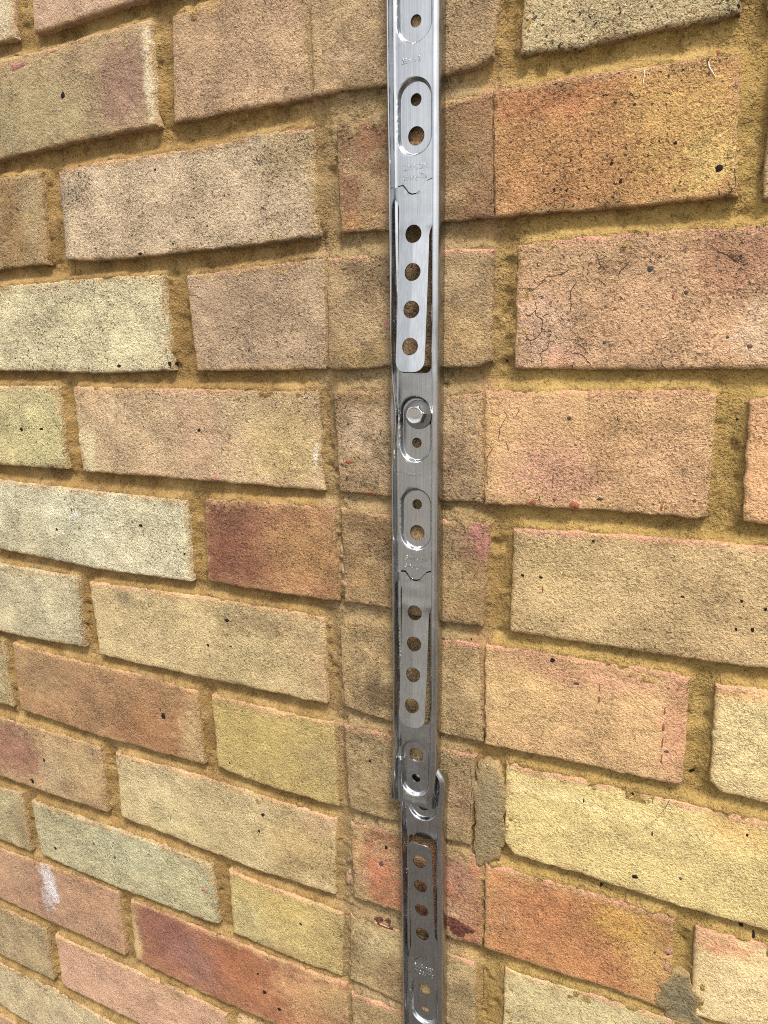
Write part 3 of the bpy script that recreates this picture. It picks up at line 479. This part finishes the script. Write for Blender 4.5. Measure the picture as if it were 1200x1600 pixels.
k = (np.exp(-((GX-220.5)/5.)**2)*(((GZ > -75) | ((GZ < -150) & (GZ > -225)) | ((GZ < -300) & (GZ > -375))))*.85)[..., None]; mc = mc*(1-k)+lin((156, 130, 94))*k
k = (np.exp(-((GX-324)/5.)**4)*(((GZ < -75) & (GZ > -150)) | ((GZ < -225) & (GZ > -300)) | ((GZ < -375) & (GZ > -450)) | ((GZ < -525) & (GZ > -600)))*.9)[..., None]; mc = mc*(1-k)+lin((152, 120, 84))*k
MC = np.concatenate([mc*ALB, (.25+.5*v2)], -1)
V = np.stack([GX*MM, -H*MM, ZREF+GZ*MM], -1).reshape(-1, 3)[used]
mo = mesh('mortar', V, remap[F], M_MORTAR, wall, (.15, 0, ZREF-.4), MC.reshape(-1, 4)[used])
# coarser mortar beyond the part of the wall that is seen closely
ox = np.arange(XL, XR+8, 8.); oz = np.arange(-75*(CT-1)-6, -75*(CB-1)-8, -8.)
OX, OZ = np.meshgrid(ox, oz); oi = np.arange(OX.size).reshape(OX.shape)
OH = -4.6+(fbm(OX/20., OZ/14., 231, 3)-.5)*2.2
q1 = fbm(OX/40., OZ/40., 211, 3)[..., None]; oc = lin((154, 124, 76))*(1-q1)+lin((168, 140, 92))*q1
inn = (OX > -232) & (OX < 512) & (OZ < 62) & (OZ > -952)
kf = ~(inn[:-1, :-1] & inn[1:, 1:] & inn[:-1, 1:] & inn[1:, :-1])
OF = np.stack([oi[1:, :-1], oi[1:, 1:], oi[:-1, 1:], oi[:-1, :-1]], -1)[kf]
us = np.unique(OF); rm = -np.ones(OX.size, int); rm[us] = np.arange(len(us))
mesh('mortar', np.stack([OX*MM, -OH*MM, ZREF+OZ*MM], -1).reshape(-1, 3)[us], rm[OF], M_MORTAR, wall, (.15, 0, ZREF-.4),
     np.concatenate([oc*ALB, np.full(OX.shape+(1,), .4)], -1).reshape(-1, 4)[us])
# solid body of the wall behind the faces
x0, x1, zt, zb = (XL-5)*MM, (XR+5)*MM, ZREF+(-75*(CT-1)-2)*MM, 0.
xs = [(x0, .0085), (x1, .0085), (x1, .112), (x0, .112)]
Vc = [(p[0], p[1], z) for z in (zb, zt) for p in xs]
mesh('wall_core', Vc, [(0, 1, 5, 4), (1, 2, 6, 5), (2, 3, 7, 6), (3, 0, 4, 7), (4, 5, 6, 7), (3, 2, 1, 0)], M_CORE, wall, (.15, .06, 0), smooth=False)

# --- small features of the wall: inclusions, broken clay, pebbles, cracks, cement patches
KEYS = {k: i for i, k in enumerate(BRICKS)}
def inside(poly, X, Z):
    r = False
    for p, q in zip(poly, np.roll(poly, -1, 0)):
        if (p[1] > Z) != (q[1] > Z) and X < (q[0]-p[0])*(Z-p[1])/(q[1]-p[1])+p[0]: r = not r
    return r
def host(X, Z):
    for k, p in OUT.items():
        if p[:, 0].min() < X < p[:, 0].max() and p[:, 1].min() < Z < p[:, 1].max() and inside(p[::4], X, Z): return k
    return None
TREE = {}
def face_e(X, Z):
    """height of whatever masonry surface is at X,Z (mm)"""
    k = host(X, Z); o = OBJ[k] if k else mo
    par = o.matrix_basis.translation + wall.location
    ok, co, nn, _ = o.ray_cast(Vector((X*MM, -.2, ZREF+Z*MM))-par, Vector((0, 1, 0)))
    return (-(co+par).y/MM if ok else -2.), (o if k else wall)
def blob(name, X, Z, rx, rz, mat, dome, key, n=11):
    e, par = face_e(X, Z); rs = np.random.RandomState(key)
    an = np.arange(n)/n*2*math.pi; rad = rs.uniform(.5, 1.25, n); rad = (rad+np.roll(rad, 1))/2
    V = [W(X, e+dome, Z)]; F = []
    for ring, (f, ee) in enumerate(((.55, dome*.8), (1., None))):
        for a, r in zip(an, rad):
            x, z = X+rx*f*r*math.cos(a), Z+rz*f*r*math.sin(a)
            h = face_e(x, z)[0]
            V.append(W(x, (h-.35) if ee is None else max(h, e)+ee+rs.uniform(-.1, .1), z))
    for i in range(n):
        j = (i+1) % n; F.append((0, 1+i, 1+j)); F.append((1+i, 1+n+i, 1+n+j, 1+j))
    return mesh(name, V, F, mat, par, W(X, e, Z))
NAMES = {'k': 'iron_spot', 'g': 'iron_spot', 'r': 'iron_spot', 'o': 'clay_chip', 'p': 'clay_chip', 'c': 'broken_core'}
for i, (X, Z, rx, rz, t) in enumerate(SPOTS):
    blob(NAMES[t], X, Z, rx, rz, SPOTM[t], .22 if t in 'kgr' else .35, 300+i, 11 if rx*rz < 40 else 17)
for i, (X, Z, rx, rz) in enumerate(PEBBLES):
    blob('pebble', X, Z, rx, rz, M_PEB, 1.3, 700+i)
def ribbon(P, wmm, lift, rs):
    P = pline(P, np.linspace(0, 1, max(4, int(len(P)*4)))); n = len(P)
    V = []; F = []
    for i, (X, Z) in enumerate(P):
        X += rs.uniform(-.25, .25); Z += rs.uniform(-.25, .25)
        d = P[min(i+1, n-1)]-P[max(i-1, 0)]; d = d/max(1e-6, np.hypot(*d)); nx, nz = -d[1], d[0]
        ww = wmm*(rs.uniform(.55, 1.2))*(.35 if i in (0, n-1) else 1)
        for sgn in (-1, 1):
            x, z = X+sgn*nx*ww/2, Z+sgn*nz*ww/2; V.append(W(x, face_e(x, z)[0]+lift, z))
    for i in range(n-1): F.append((2*i, 2*i+1, 2*i+3, 2*i+2))
    return V, F
crk = {}
for i, P in enumerate(CRACKS):
    rs = np.random.RandomState(900+i); V, F = ribbon(P, .38, .1, rs)
    X, Z = P[len(P)//2]; k = host(X, Z) or host(X+1.5, Z) or host(X-1.5, Z)
    a = crk.setdefault(k, ([], [])); n0 = len(a[0]); a[0].extend(V); a[1].extend([tuple(v+n0 for v in f) for f in F])
for k, (V, F) in crk.items():
    par = OBJ[k] if k else wall
    mesh('hairline_crack', V, F, M_CRACK, par, V[0])
for i, poly in enumerate(PATCHES):
    # a trowelled cement patch: domed slab with its own ragged edge
    P = np.asarray(poly, float); P = np.r_[P, P[:1]]; P = pline(P, np.linspace(0, 1, 57))[:-1]
    c0 = P.mean(0); V = []; F = []; PC = []; rings = (0., .25, .5, .72, .88, .97, 1.0); n = len(P)
    rs = np.random.RandomState(40+i)
    for f in rings:
        for j, p in enumerate(P):
            q = c0+(p-c0)*f*(1+((float(fbm(p[0]/6., p[1]/6., 9, 4))-.5)*.6+rs.uniform(-.03, .03) if f > .6 else 0))
            h = face_e(q[0], q[1])[0]
            dr = float(1-sstep(.62, 1.0, f)); base = (max(-1.1, h)+.55*dr) if i == 0 else (max(-1.6, h*.6)+.6*dr)
            e = base+float((vnoise(q[0]/3., q[1]/3., 3)-.5)*.9)+(1-f)*.4
            if f == 1.0: e = min(h, e)-.35
            V.append(W(q[0], e, q[1])); kk = f**4*.75; vv = .8+.4*float(fbm(q[0]/6., q[1]/6., 15, 3))
            PC.append((*((lin((130, 115, 86) if i == 0 else (112, 101, 76))*(1-kk)+lin((150, 124, 82))*kk)*ALB*vv), .45))
    for r in range(len(rings)-1):
        for j in range(n):
            k = (j+1) % n; F.append((r*n+j, (r+1)*n+j, (r+1)*n+k, r*n+k))
    mesh('cement_patch', V, F, M_MORTAR, wall, W(c0[0], 0, c0[1]), PC)['label'] = ('grey cement filling the wide upright joint right of the rail', 'round grey cement plug smeared over a joint near the corner')[i]

def strand(name, P, r, mat, label, cat, group=None, lift=.5):
    P = pline(P, np.linspace(0, 1, 16)); V = []; F = []; ns = 5
    for i, (X, Z) in enumerate(P):
        e = face_e(X, Z)[0]+lift; rr = r*(1-.5*i/len(P))
        for q in range(ns):
            a = q/ns*2*math.pi; V.append(W(X+rr*math.cos(a), e+rr*math.sin(a)*.9, Z+rr*.4*math.cos(a)))
    for i in range(len(P)-1):
        for q in range(ns): F.append((i*ns+q, i*ns+(q+1) % ns, (i+1)*ns+(q+1) % ns, (i+1)*ns+q))
    o = mesh(name, V, F, mat, None, V[0]); o['label'] = label; o['category'] = cat
    if group: o['group'] = group
    return o
strand('hair', HAIR, .16, M_HAIR, 'short dark curved hair caught on the pale yellow brick', 'hair')
flab = ['white curled fibre stuck across the top edge of the orange brick', 'faint white thread beside the curled fibre on the orange brick',
        'small white thread at the upper left of the orange brick', 'small white thread low on the left of the orange brick', 'tiny white fibre on the red-orange brick below the cement joint']
for P, l in zip(FIBRES, flab): strand('fibre', P, .26 if 'curled' in l else .1, M_FIB, l, 'fibre', 'white fibres on the bricks', .35)

# ------------------------------------------------------------------ steel rails
HALF = [(16.1, .7), (16.1, 3.2), (15.85, 5.0), (15.3, 6.3), (14.5, 7.2), (13.5, 7.8), (12.6, 8.0), (12.0, 7.7), (11.7, 7.0), (11.55, 6.0), (11.4, 5.2), (11.1, 4.65), (10.7, 4.4), (10.2, 4.3)]
LEFT = [(16.1, .7), (16.1, 3.6), (15.9, 4.2), (15.4, 4.95), (14.8, 5.8), (14.2, 6.6), (13.6, 7.45), (13.25, 7.9), (12.9, 8.05), (12.55, 7.8), (12.3, 7.2), (12.0, 6.3), (11.8, 5.5), (11.5, 4.9), (11.1, 4.55), (10.7, 4.38), (10.2, 4.3)]
PROF = [(-x, e) for x, e in LEFT]+[(x, e) for x, e in HALF[::-1]]
PROF = [(x_, e_ if e_ <= 4.3 or abs(x_) > 15.6 else 4.3+(e_-4.3)*1.32) for x_, e_ in PROF]
PA = np.array(PROF); SARC = np.r_[0, np.cumsum(np.hypot(*(PA[1:]-PA[:-1]).T))]; SARC -= SARC[-1]/2
WEB = 4.3
PER = 217.7
TIE_TOP = [(-10.9, -.6), (-9.8, -.65), (-6.6, -.9), (-5.2, .6), (-3.4, 3.0), (-1.5, 4.0), (1.2, 3.9), (3.2, 2.8), (5.4, .2), (7.2, -1.8), (9.8, -2.7), (10.9, -2.8)]
def stadium_d(x, z, zc, zh, r):
    dz = np.maximum(np.abs(z-zc)-zh, 0); return np.hypot(x, dz)-r
def solid(V2, tri, pos, thick, name, mat, parent, origin):
    """sheet from 2-D triangulation, mapped by pos(), given thickness"""
    P = [Vector(p) for p in pos]
    bm = bmesh.new(); vs = [bm.verts.new(p) for p in P]
    for t in tri:
        try: bm.faces.new([vs[i] for i in t])
        except ValueError: pass
    loose = [v for v in bm.verts if not v.link_faces]; bmesh.ops.delete(bm, geom=loose, context='VERTS')
    bmesh.ops.recalc_face_normals(bm, faces=bm.faces)
    if sum(f.normal.y*f.calc_area() for f in bm.faces) > 0: bmesh.ops.reverse_faces(bm, faces=bm.faces)
    bm.normal_update()
    # thickness towards the wall
    top = list(bm.verts); bound = [e for e in bm.edges if e.is_boundary]
    low = {v: bm.verts.new(v.co-v.normal*thick) for v in top}
    for f in list(bm.faces): bm.faces.new([low[v] for v in reversed(f.verts)])
    for e in bound:
        l = e.link_loops[0]; a, b = l.vert, l.link_loop_next.vert
        bm.faces.new([b, a, low[a], low[b]])
    bm.normal_update()
    me = bpy.data.meshes.new(name); 
    for v in bm.verts: v.co -= Vector(origin)
    bm.to_mesh(me); bm.free(); me.materials.append(mat)
    me.polygons.foreach_set('use_smooth', np.ones(len(me.polygons), bool)); me.set_sharp_from_angle(angle=math.radians(38)); me.update()
    o = bpy.data.objects.new(name, me); o.location = Vector(origin)-(parent.location if parent else Vector())
    return link(o, parent)
def cdt(pts, loops):
    """points + closed constraint loops -> verts, triangles"""
    vv = [Vector(p) for p in pts]; ee = []
    for L in loops:
        n0 = len(vv); vv += [Vector(p) for p in L]; m = len(L); ee += [(n0+i, n0+(i+1) % m) for i in range(m)]
    r = delaunay_2d_cdt(vv, ee, [], 0, 1e-4)
    return np.array([(v.x, v.y) for v in r[0]]), [tuple(f) for f in r[2]]
def circ(x, z, r, n=32, sq=1.): return [(x+r*math.cos(2*math.pi*i/n), z+r*sq*math.sin(2*math.pi*i/n)) for i in range(n)]
def stad(zc, zh, r, n=18):
    sd_ = np.linspace(zh, -zh, 12)[1:-1]
    return [(r*math.cos(a), zc+zh+r*math.sin(a)) for a in np.linspace(0, math.pi, n)]+[(-r, zc+q) for q in sd_]+[(r*math.cos(a), zc-zh+r*math.sin(a)) for a in np.linspace(math.pi, 2*math.pi, n)]+[(r, zc-q) for q in sd_]
def inpoly(P, x, z):
    r = False
    for (ax, az), (bx, bz) in zip(P, P[1:]+P[:1]):
        if (az > z) != (bz > z) and x < (bx-ax)*(z-az)/(bz-az)+ax: r = not r
    return r

def make_rail(name, label, xc, tilt, ztop, zbot, zs, flip, esh, endfx, dents, notched):
    """zs = heights of the small hole of each first pad; flip mirrors the pattern"""
    zmid = (ztop+zbot)/2
    root = empty(name, W(xc, 0, zbot), label, 'rail', 'steel wall rails')
    sg = -1 if flip else 1
    pads = []; holes = []; slots = []
    for z0 in zs:
        pads += [(z0-sg*8.8, 9.0), (z0-sg*173., 9.3)]
        holes += [(z0, 3.1), (z0-sg*17.4, 4.7), (z0-sg*164.6, 4.8), (z0-sg*181., 3.0)]
        a, b = z0-sg*61, z0-sg*141.0
        slots.append((max(a, b), min(a, b)))
    pads = [p for p in pads if zbot+12 < p[0] < ztop-12]; holes = [h for h in holes if zbot+7 < h[0] < ztop-7]
    PADR = 8.3
    loops = []; pts = []; cut = []
    for zc, zh in pads:
        for off in (0., .4, .8, 1.2, 1.6, 1.8): pts += stad(zc, zh, PADR+off, 26)
        for off in (-.4,): pts += stad(zc, zh, PADR+off, 26)
    for z, r in holes:
        c = circ(0, z, r, 36); loops.append(c); cut.append(c); pts += circ(0, z, r+.35, 36)
    for zt, zb in slots:
        P = [(-7.5, zb), (7.5, zb), (9.0, zb+1), (9.7, zb+3), (9.7, zt), (-8.4, zt), (-8.4, zt+13.2), (-10.0, zt+13.2), (-10.0, zb+3), (-9.0, zb+1)] if not flip else [(-7.5, zt), (-9.0, zt-1), (-10.0, zt-3), (-10.0, zb-13.2), (-8.4, zb-13.2), (-8.4, zb), (9.7, zb), (9.7, zt-3), (9.0, zt-1), (7.5, zt)]
        PP = []
        for a, b in zip(P, P[1:]+P[:1]):
            m = max(1, int(math.hypot(b[0]-a[0], b[1]-a[1])/2.5))
            PP += [(a[0]+(b[0]-a[0])*i/m, a[1]+(b[1]-a[1])*i/m) for i in range(m)]
        loops.append(PP); cut.append(PP)
    for z0 in zs:
        up_ = [(x_, z0-sg*(43.0+d_)) for x_, d_ in TIE_TOP[1:-1]]
        L = up_+[(x_, z_+sg*.8) for x_, z_ in up_[::-1]]
        if all(zbot+5 < z_ < ztop-5 for _, z_ in L): loops.append(L); cut.append(L)
    smin, smax = SARC[0], SARC[-1]
    # outline
    nz = int((ztop-zbot)/2.6)
    zl = np.linspace(zbot, ztop, nz+1)
    outl = [(s, zbot) for s in SARC]+[(smax, z) for z in zl[1:-1]]+[(s, ztop) for s in SARC[::-1]]+[(smin, z) for z in zl[1:-1][::-1]]
    loops.append(outl)
    for z in zl[1:-1]:
        for s in SARC[1:-1]:
            if abs(s) < 10.6 and abs(s) > 10.4: pts.append((s, z)); continue
            pts.append((s, z))
    for z in np.arange(zbot+1.3, ztop-1, 2.2):
        for x in np.arange(-9.0, 9.1, 2.25):
            if any(-.6 < stadium_d(x, z, zc, zh, PADR) < 2.3 for zc, zh in pads): continue
            if any(abs(math.hypot(x, z-hz)-hr) < .9 for hz, hr in holes): continue
            if any(abs(abs(x)-9.7) < .75 and zb-1 < z < zt+1 for zt, zb in slots): continue
            pts.append((x, z))
    off = SARC[len(SARC)//2]*0
    V2, tri = cdt(pts, loops)
    s0 = np.interp(10.5, PA[:, 0], SARC)     # unrolled s of web edge (= 10.5 within rounding)
    def ok(t):
        x, z = V2[list(t)].mean(0)
        if not (smin-1e-6 <= x <= smax+1e-6 and zbot-1e-6 <= z <= ztop+1e-6): return False
        for P in cut:
            zz = [p[1] for p in P]
            if min(zz) <= z <= max(zz) and inpoly(P, x, z): return False
        if notched and x > smax-9 and z > ztop-16 and math.hypot((x-(smax-9))/9., (z-(ztop-16))/16.) > 1: return False
        return True
    tri = [t for t in tri if ok(t)]
    s, z = V2[:, 0], V2[:, 1]
    x = np.interp(s, SARC, PA[:, 0]); e = np.interp(s, SARC, PA[:, 1])
    for zc, zh in pads:
        d = stadium_d(x, z, zc, zh, PADR); e = e-2.5*(1-sstep(0, 1.75, d))*(np.abs(s) < 10.25)
    for zc, zl_, sx, dx, de in dents:       # knocks in the rolled edges
        w = np.exp(-((z-zc)/zl_)**2)*sstep(5.2, 7.2, e)*(np.sign(x) == sx); x = x+dx*w; e = e+de*w
    e = e+((fbm(z/45., x/30.+3, 401, 2)-.5)*.5+.45-.0043*x*x)*(np.abs(s) < 10.25)
    x = x+(fbm(z/60., np.sign(x)*3., 403, 1)-.5)*.6*sstep(10, 14, np.abs(x))
    x, e = endfx(x, e, z)
    e = e+esh(z)
    X = xc+tilt*(z-zmid)+x
    pos = [W(a, b, c) for a, b, c in zip(X, e, z)]
    solid(V2, tri, pos, .00085, 'channel', M_STEEL, root, W(xc, 0, zmid))
    return root, (lambda xx, zz: xc+tilt*(zz-zmid)+xx), esh

def make_tie(root, fx, z0, sg, lift, esh, mat):
    """perforated strap punched from the web, hinged at its shoulders, free end lifted"""
    zr = z0-sg*43.0; ze = z0-sg*140.3
    y = lambda d: zr-sg*d                     # distance along the strap from its root
    Lt = abs(ze-zr)
    top = list(TIE_TOP)
    right = [(10.9, 20.0), (9.6, 22.5), (8.9, 25)]
    end = [(8.7, Lt-6)]+[(8.7-6+6*math.cos(a), Lt-6+6*math.sin(a)) for a in np.linspace(.15, math.pi/2, 7)]+[(-2.7+6*math.cos(a), Lt-6+6*math.sin(a)) for a in np.linspace(math.pi/2, math.pi, 7)]
    left = [(-8.8, 10), (-9.1, 8.2), (-10.9, 4.4)]
    P = top+right+end+left; PP = []
    for a, b in zip(P, P[1:]+P[:1]):
        m = max(1, int(math.hypot(b[0]-a[0], b[1]-a[1])/2.2)); PP += [(a[0]+(b[0]-a[0])*i/m, a[1]+(b[1]-a[1])*i/m) for i in range(m)]
    hs = [circ(0, 24.0+19.85*i, 4.75, 36) for i in range(4)]
    pts = []
    for d in np.arange(-2, Lt, 1.9):
        for x in (-10.4, -8, -6.2, -4.4, -2.8, -1.2, -.45, 0, .45, 1.2, 2.8, 4.4, 6.2, 8, 10.4):
            if inpoly(PP, x, d) and all(abs(math.hypot(x, d-24-19.85*i)-4.75) > .8 for i in range(4)): pts.append((x, d))
    V2, tri = cdt(pts, [PP]+hs)
    def ok(t):
        x, d = V2[list(t)].mean(0)
        return inpoly(PP, x, d) and not any(math.hypot(x, d-24-19.85*i) < 4.74 for i in range(4))
    tri = [t for t in tri if ok(t)]
    x, d = V2[:, 0], V2[:, 1]
    u = np.clip((d-18)/(Lt-18), 0, 1)
    e = WEB+1.05+lift*u*(.75+.25*u)
    cre = sstep(17, 24, d)
    e = e+cre*(.95-np.minimum(np.sqrt(x*x+.12)*.17, 1.6))        # folded ridge along the middle
    e = e+(1-cre)*(.35-.012*x*x*.4)-.5*np.exp(-((d-4.6)/1.6)**2)*np.exp(-(x/4.)**2)
    e = e+.8*sstep(15.5, 18.5, d)*(1-sstep(18.5, 30, d))*.5
    z = np.array([y(dd) for dd in d])
    e = e+esh(z)
    pos = [W(fx(a, c), b, c) for a, b, c in zip(x, e, z)]
    return solid(V2, tri, pos, .0008, 'tie', mat, root, W(fx(0, zr), WEB, zr))

def stamp(root, fx, text, z, size, esh, x0=0, flip=False, wide=1.0, e0=WEB+.40):
    """raised lettering pressed into the web"""
    cu = bpy.data.curves.new('stamp', 'FONT'); cu.body = text; cu.size = size; cu.extrude = .13; cu.bevel_depth = .06; cu.align_x = 'CENTER'; cu.align_y = 'CENTER'; cu.resolution_u = 3
    cu.space_character = 1.06
    to = bpy.data.objects.new('stamp', cu); scene_col.objects.link(to)
    bpy.context.view_layer.update()
    me = to.to_mesh(); V = np.array([v.co[:] for v in me.vertices]); F = [tuple(p.vertices) for p in me.polygons]; to.to_mesh_clear()
    bpy.data.objects.remove(to); bpy.data.curves.remove(cu)
    if flip: V[:, :2] *= -1
    ee = float(esh(np.array([z]))[0])
    P = [W(fx(x0+v[0]*wide, z), e0+ee+.02+v[2], z+v[1]) for v in V]
    return mesh('stamped_lettering', P, F, M_STEEL, root, W(fx(x0, z), e0, z), smooth=False)

noshift = lambda z: np.zeros_like(z)
up_shift = lambda z: 3.1*sstep(-395, -492, z)*1.0 if False else 3.1*(1-sstep(-492, -395, z))
def end_upper(x, e, z):
    k = 1-sstep(-497, -455, z)                # the cut end: lips opened and flattened
    lip = sstep(4.6, 7.0, e)
    e = e-3.0*k*lip*(.65 if True else 1)
    k2 = 1-sstep(-497, -478, z)
    e = e-1.6*k2*lip
    k3 = 1-sstep(-498, -482, z); e = e+1.1*k3*k3*(1-lip)*(1-sstep(8, 12, np.abs(x)))
    x = x-np.where(x < -12, 1.1*k, 0)+np.where(x > 10.5, -2.6*k*k, 0)
    zz = z
    return x, e
def end_none(x, e, z): return x, e
ZU = [-79.9+PER, -79.9, -79.9-PER]
upper, fxu, eu = make_rail('wall_rail', 'long bright stainless steel perforated rail bolted upright to the bricks', 283.8, -.0012, 176., -496.5, ZU, False, up_shift, end_upper,
    [(-246, 20, -1, 2.3, -.6), (-208, 14, 1, -.5, 0), (-455, 9, -1, 2.0, -.8)], False)
def end_lower(x, e, z):
    k = sstep(-505, -478, z); x = x+np.where(x > 10.5, 1.6*k-5.0*sstep(-479, -465, z)**2, 0)
    return x, e
ZL = [-663.0, -663.0-PER]
lower, fxl, el = make_rail('wall_rail', 'shorter dull steel rail continuing below, tucked behind the upper rail end', 290.2, -.0092, -466., -1000., ZL, True, lambda z: z*0-.35, end_lower, [], True)
for z0 in ZU: make_tie(upper, fxu, z0, 1, 7.6 if z0 > -200 else 6.2, eu, M_TIE)
for z0 in ZL: make_tie(lower, fxl, z0, -1, 5.2, el, M_STEEL)
for z0 in ZU:
    stamp(upper, fxu, 'SIMPSON', z0-33.2, 4.0, eu, .6, wide=.82)
    stamp(upper, fxu, 'Strong-Tie', z0-38.0, 3.9, eu, .2, wide=.78)
    stamp(upper, fxu, '28mm 2', z0-199.6, 3.6, eu, -1.6, wide=.85)
for z0 in ZL[:1]:
    stamp(lower, fxl, 'SIMPSON', z0+33.2, 4.0, el, .6, True, .82)
    stamp(lower, fxl, 'Strong-Tie', z0+38.0, 3.9, el, .2, True, .78)

# ------------------------------------------------------------------ bolt
zb = -244.4; xb = fxu(1.5, zb); eb = 2.0
bolt = empty('hex_bolt', W(xb, eb, zb), 'shiny hexagon head bolt with round washer fixing the upper rail', 'bolt')
def lathe(name, prof, mat, n=48, parent=bolt):
    V = []; F = []
    for r, e in prof:
        for i in range(n):
            a = 2*math.pi*i/n; V.append(W(xb+r*math.cos(a), e, zb+r*math.sin(a)))
    for j in range(len(prof)-1):
        for i in range(n): F.append((j*n+i, j*n+(i+1) % n, (j+1)*n+(i+1) % n, (j+1)*n+i))
    F.append(tuple(range((len(prof)-1)*n, len(prof)*n)))
    bm = bmesh.new(); 
    return mesh(name, V, F, mat, parent, W(xb, eb, zb), angle=32)
lathe('washer', [(8.1, 1.9), (8.4, 2.3), (8.4, 3.2), (8.1, 3.5), (6.8, 3.55), (5.6, 3.7), (5.0, 3.8), (4.0, 3.8)], M_WASH)
lathe('shank', [(3.0, -18), (3.0, 4.0), (2.6, 4.2)], M_BOLT, 20)
# hexagon head with a chamfered crown
R6 = 5.6; Vh = []; Fh = []; n = 48
def hexr(a): 
    a = (a-math.radians(7)) % (math.pi/3)-math.pi/6; return R6*math.cos(math.pi/6)/math.cos(a)
levels = [(None, 3.6), (None, 9.1), ('ch', 9.45), (4.45, 9.6), (4.2, 9.5), (0.9, 9.48)]
for lv, e in levels:
    for i in range(n):
        a = 2*math.pi*i/n+math.radians(7); h = hexr(a)
        r = h if lv is None else (min(h, 5.2)*.985 if lv == 'ch' else lv)
        ee = e if lv is not None or e < 5 else e-.3*max(0, (h-5.0)/.6)
        Vh.append(W(xb+r*math.cos(a), ee, zb+r*math.sin(a)))
for j in range(len(levels)-1):
    for i in range(n): Fh.append((j*n+i, j*n+(i+1) % n, (j+1)*n+(i+1) % n, (j+1)*n+i))
Fh.append(tuple(range((len(levels)-1)*n, len(levels)*n)))
hd = mesh('hex_head', Vh, Fh, M_BOLT, bolt, W(xb, eb, zb), angle=22)
# raised maker's marks round the crown
Vm = []; Fm = []; rs = np.random.RandomState(3)
for a in list(np.linspace(.3, 2.6, 8))+list(np.linspace(3.6, 4.6, 4)):
    r = rs.uniform(2.5, 3.3); cx_, cz_ = xb+r*math.cos(a), zb+r*math.sin(a); l = rs.uniform(.22, .42); n0 = len(Vm)
    for (dx, dz) in ((-l, -.16), (l, -.16), (l, .16), (-l, .16)):
        c_, s_ = math.cos(a+rs.uniform(0, 3)*0+1.2), math.sin(a+1.2)
        for ee in (9.5, 9.78): Vm.append(W(cx_+dx*c_-dz*s_, ee, cz_+dx*s_+dz*c_))
    q = [n0+i for i in range(8)]
    Fm += [(q[1], q[3], q[5], q[7]), (q[0], q[1], q[3], q[2]), (q[2], q[3], q[5], q[4]), (q[4], q[5], q[7], q[6]), (q[6], q[7], q[1], q[0])]
mesh('head_marking', Vm, Fm, M_BOLT, hd, W(xb, 9.6, zb), smooth=False)
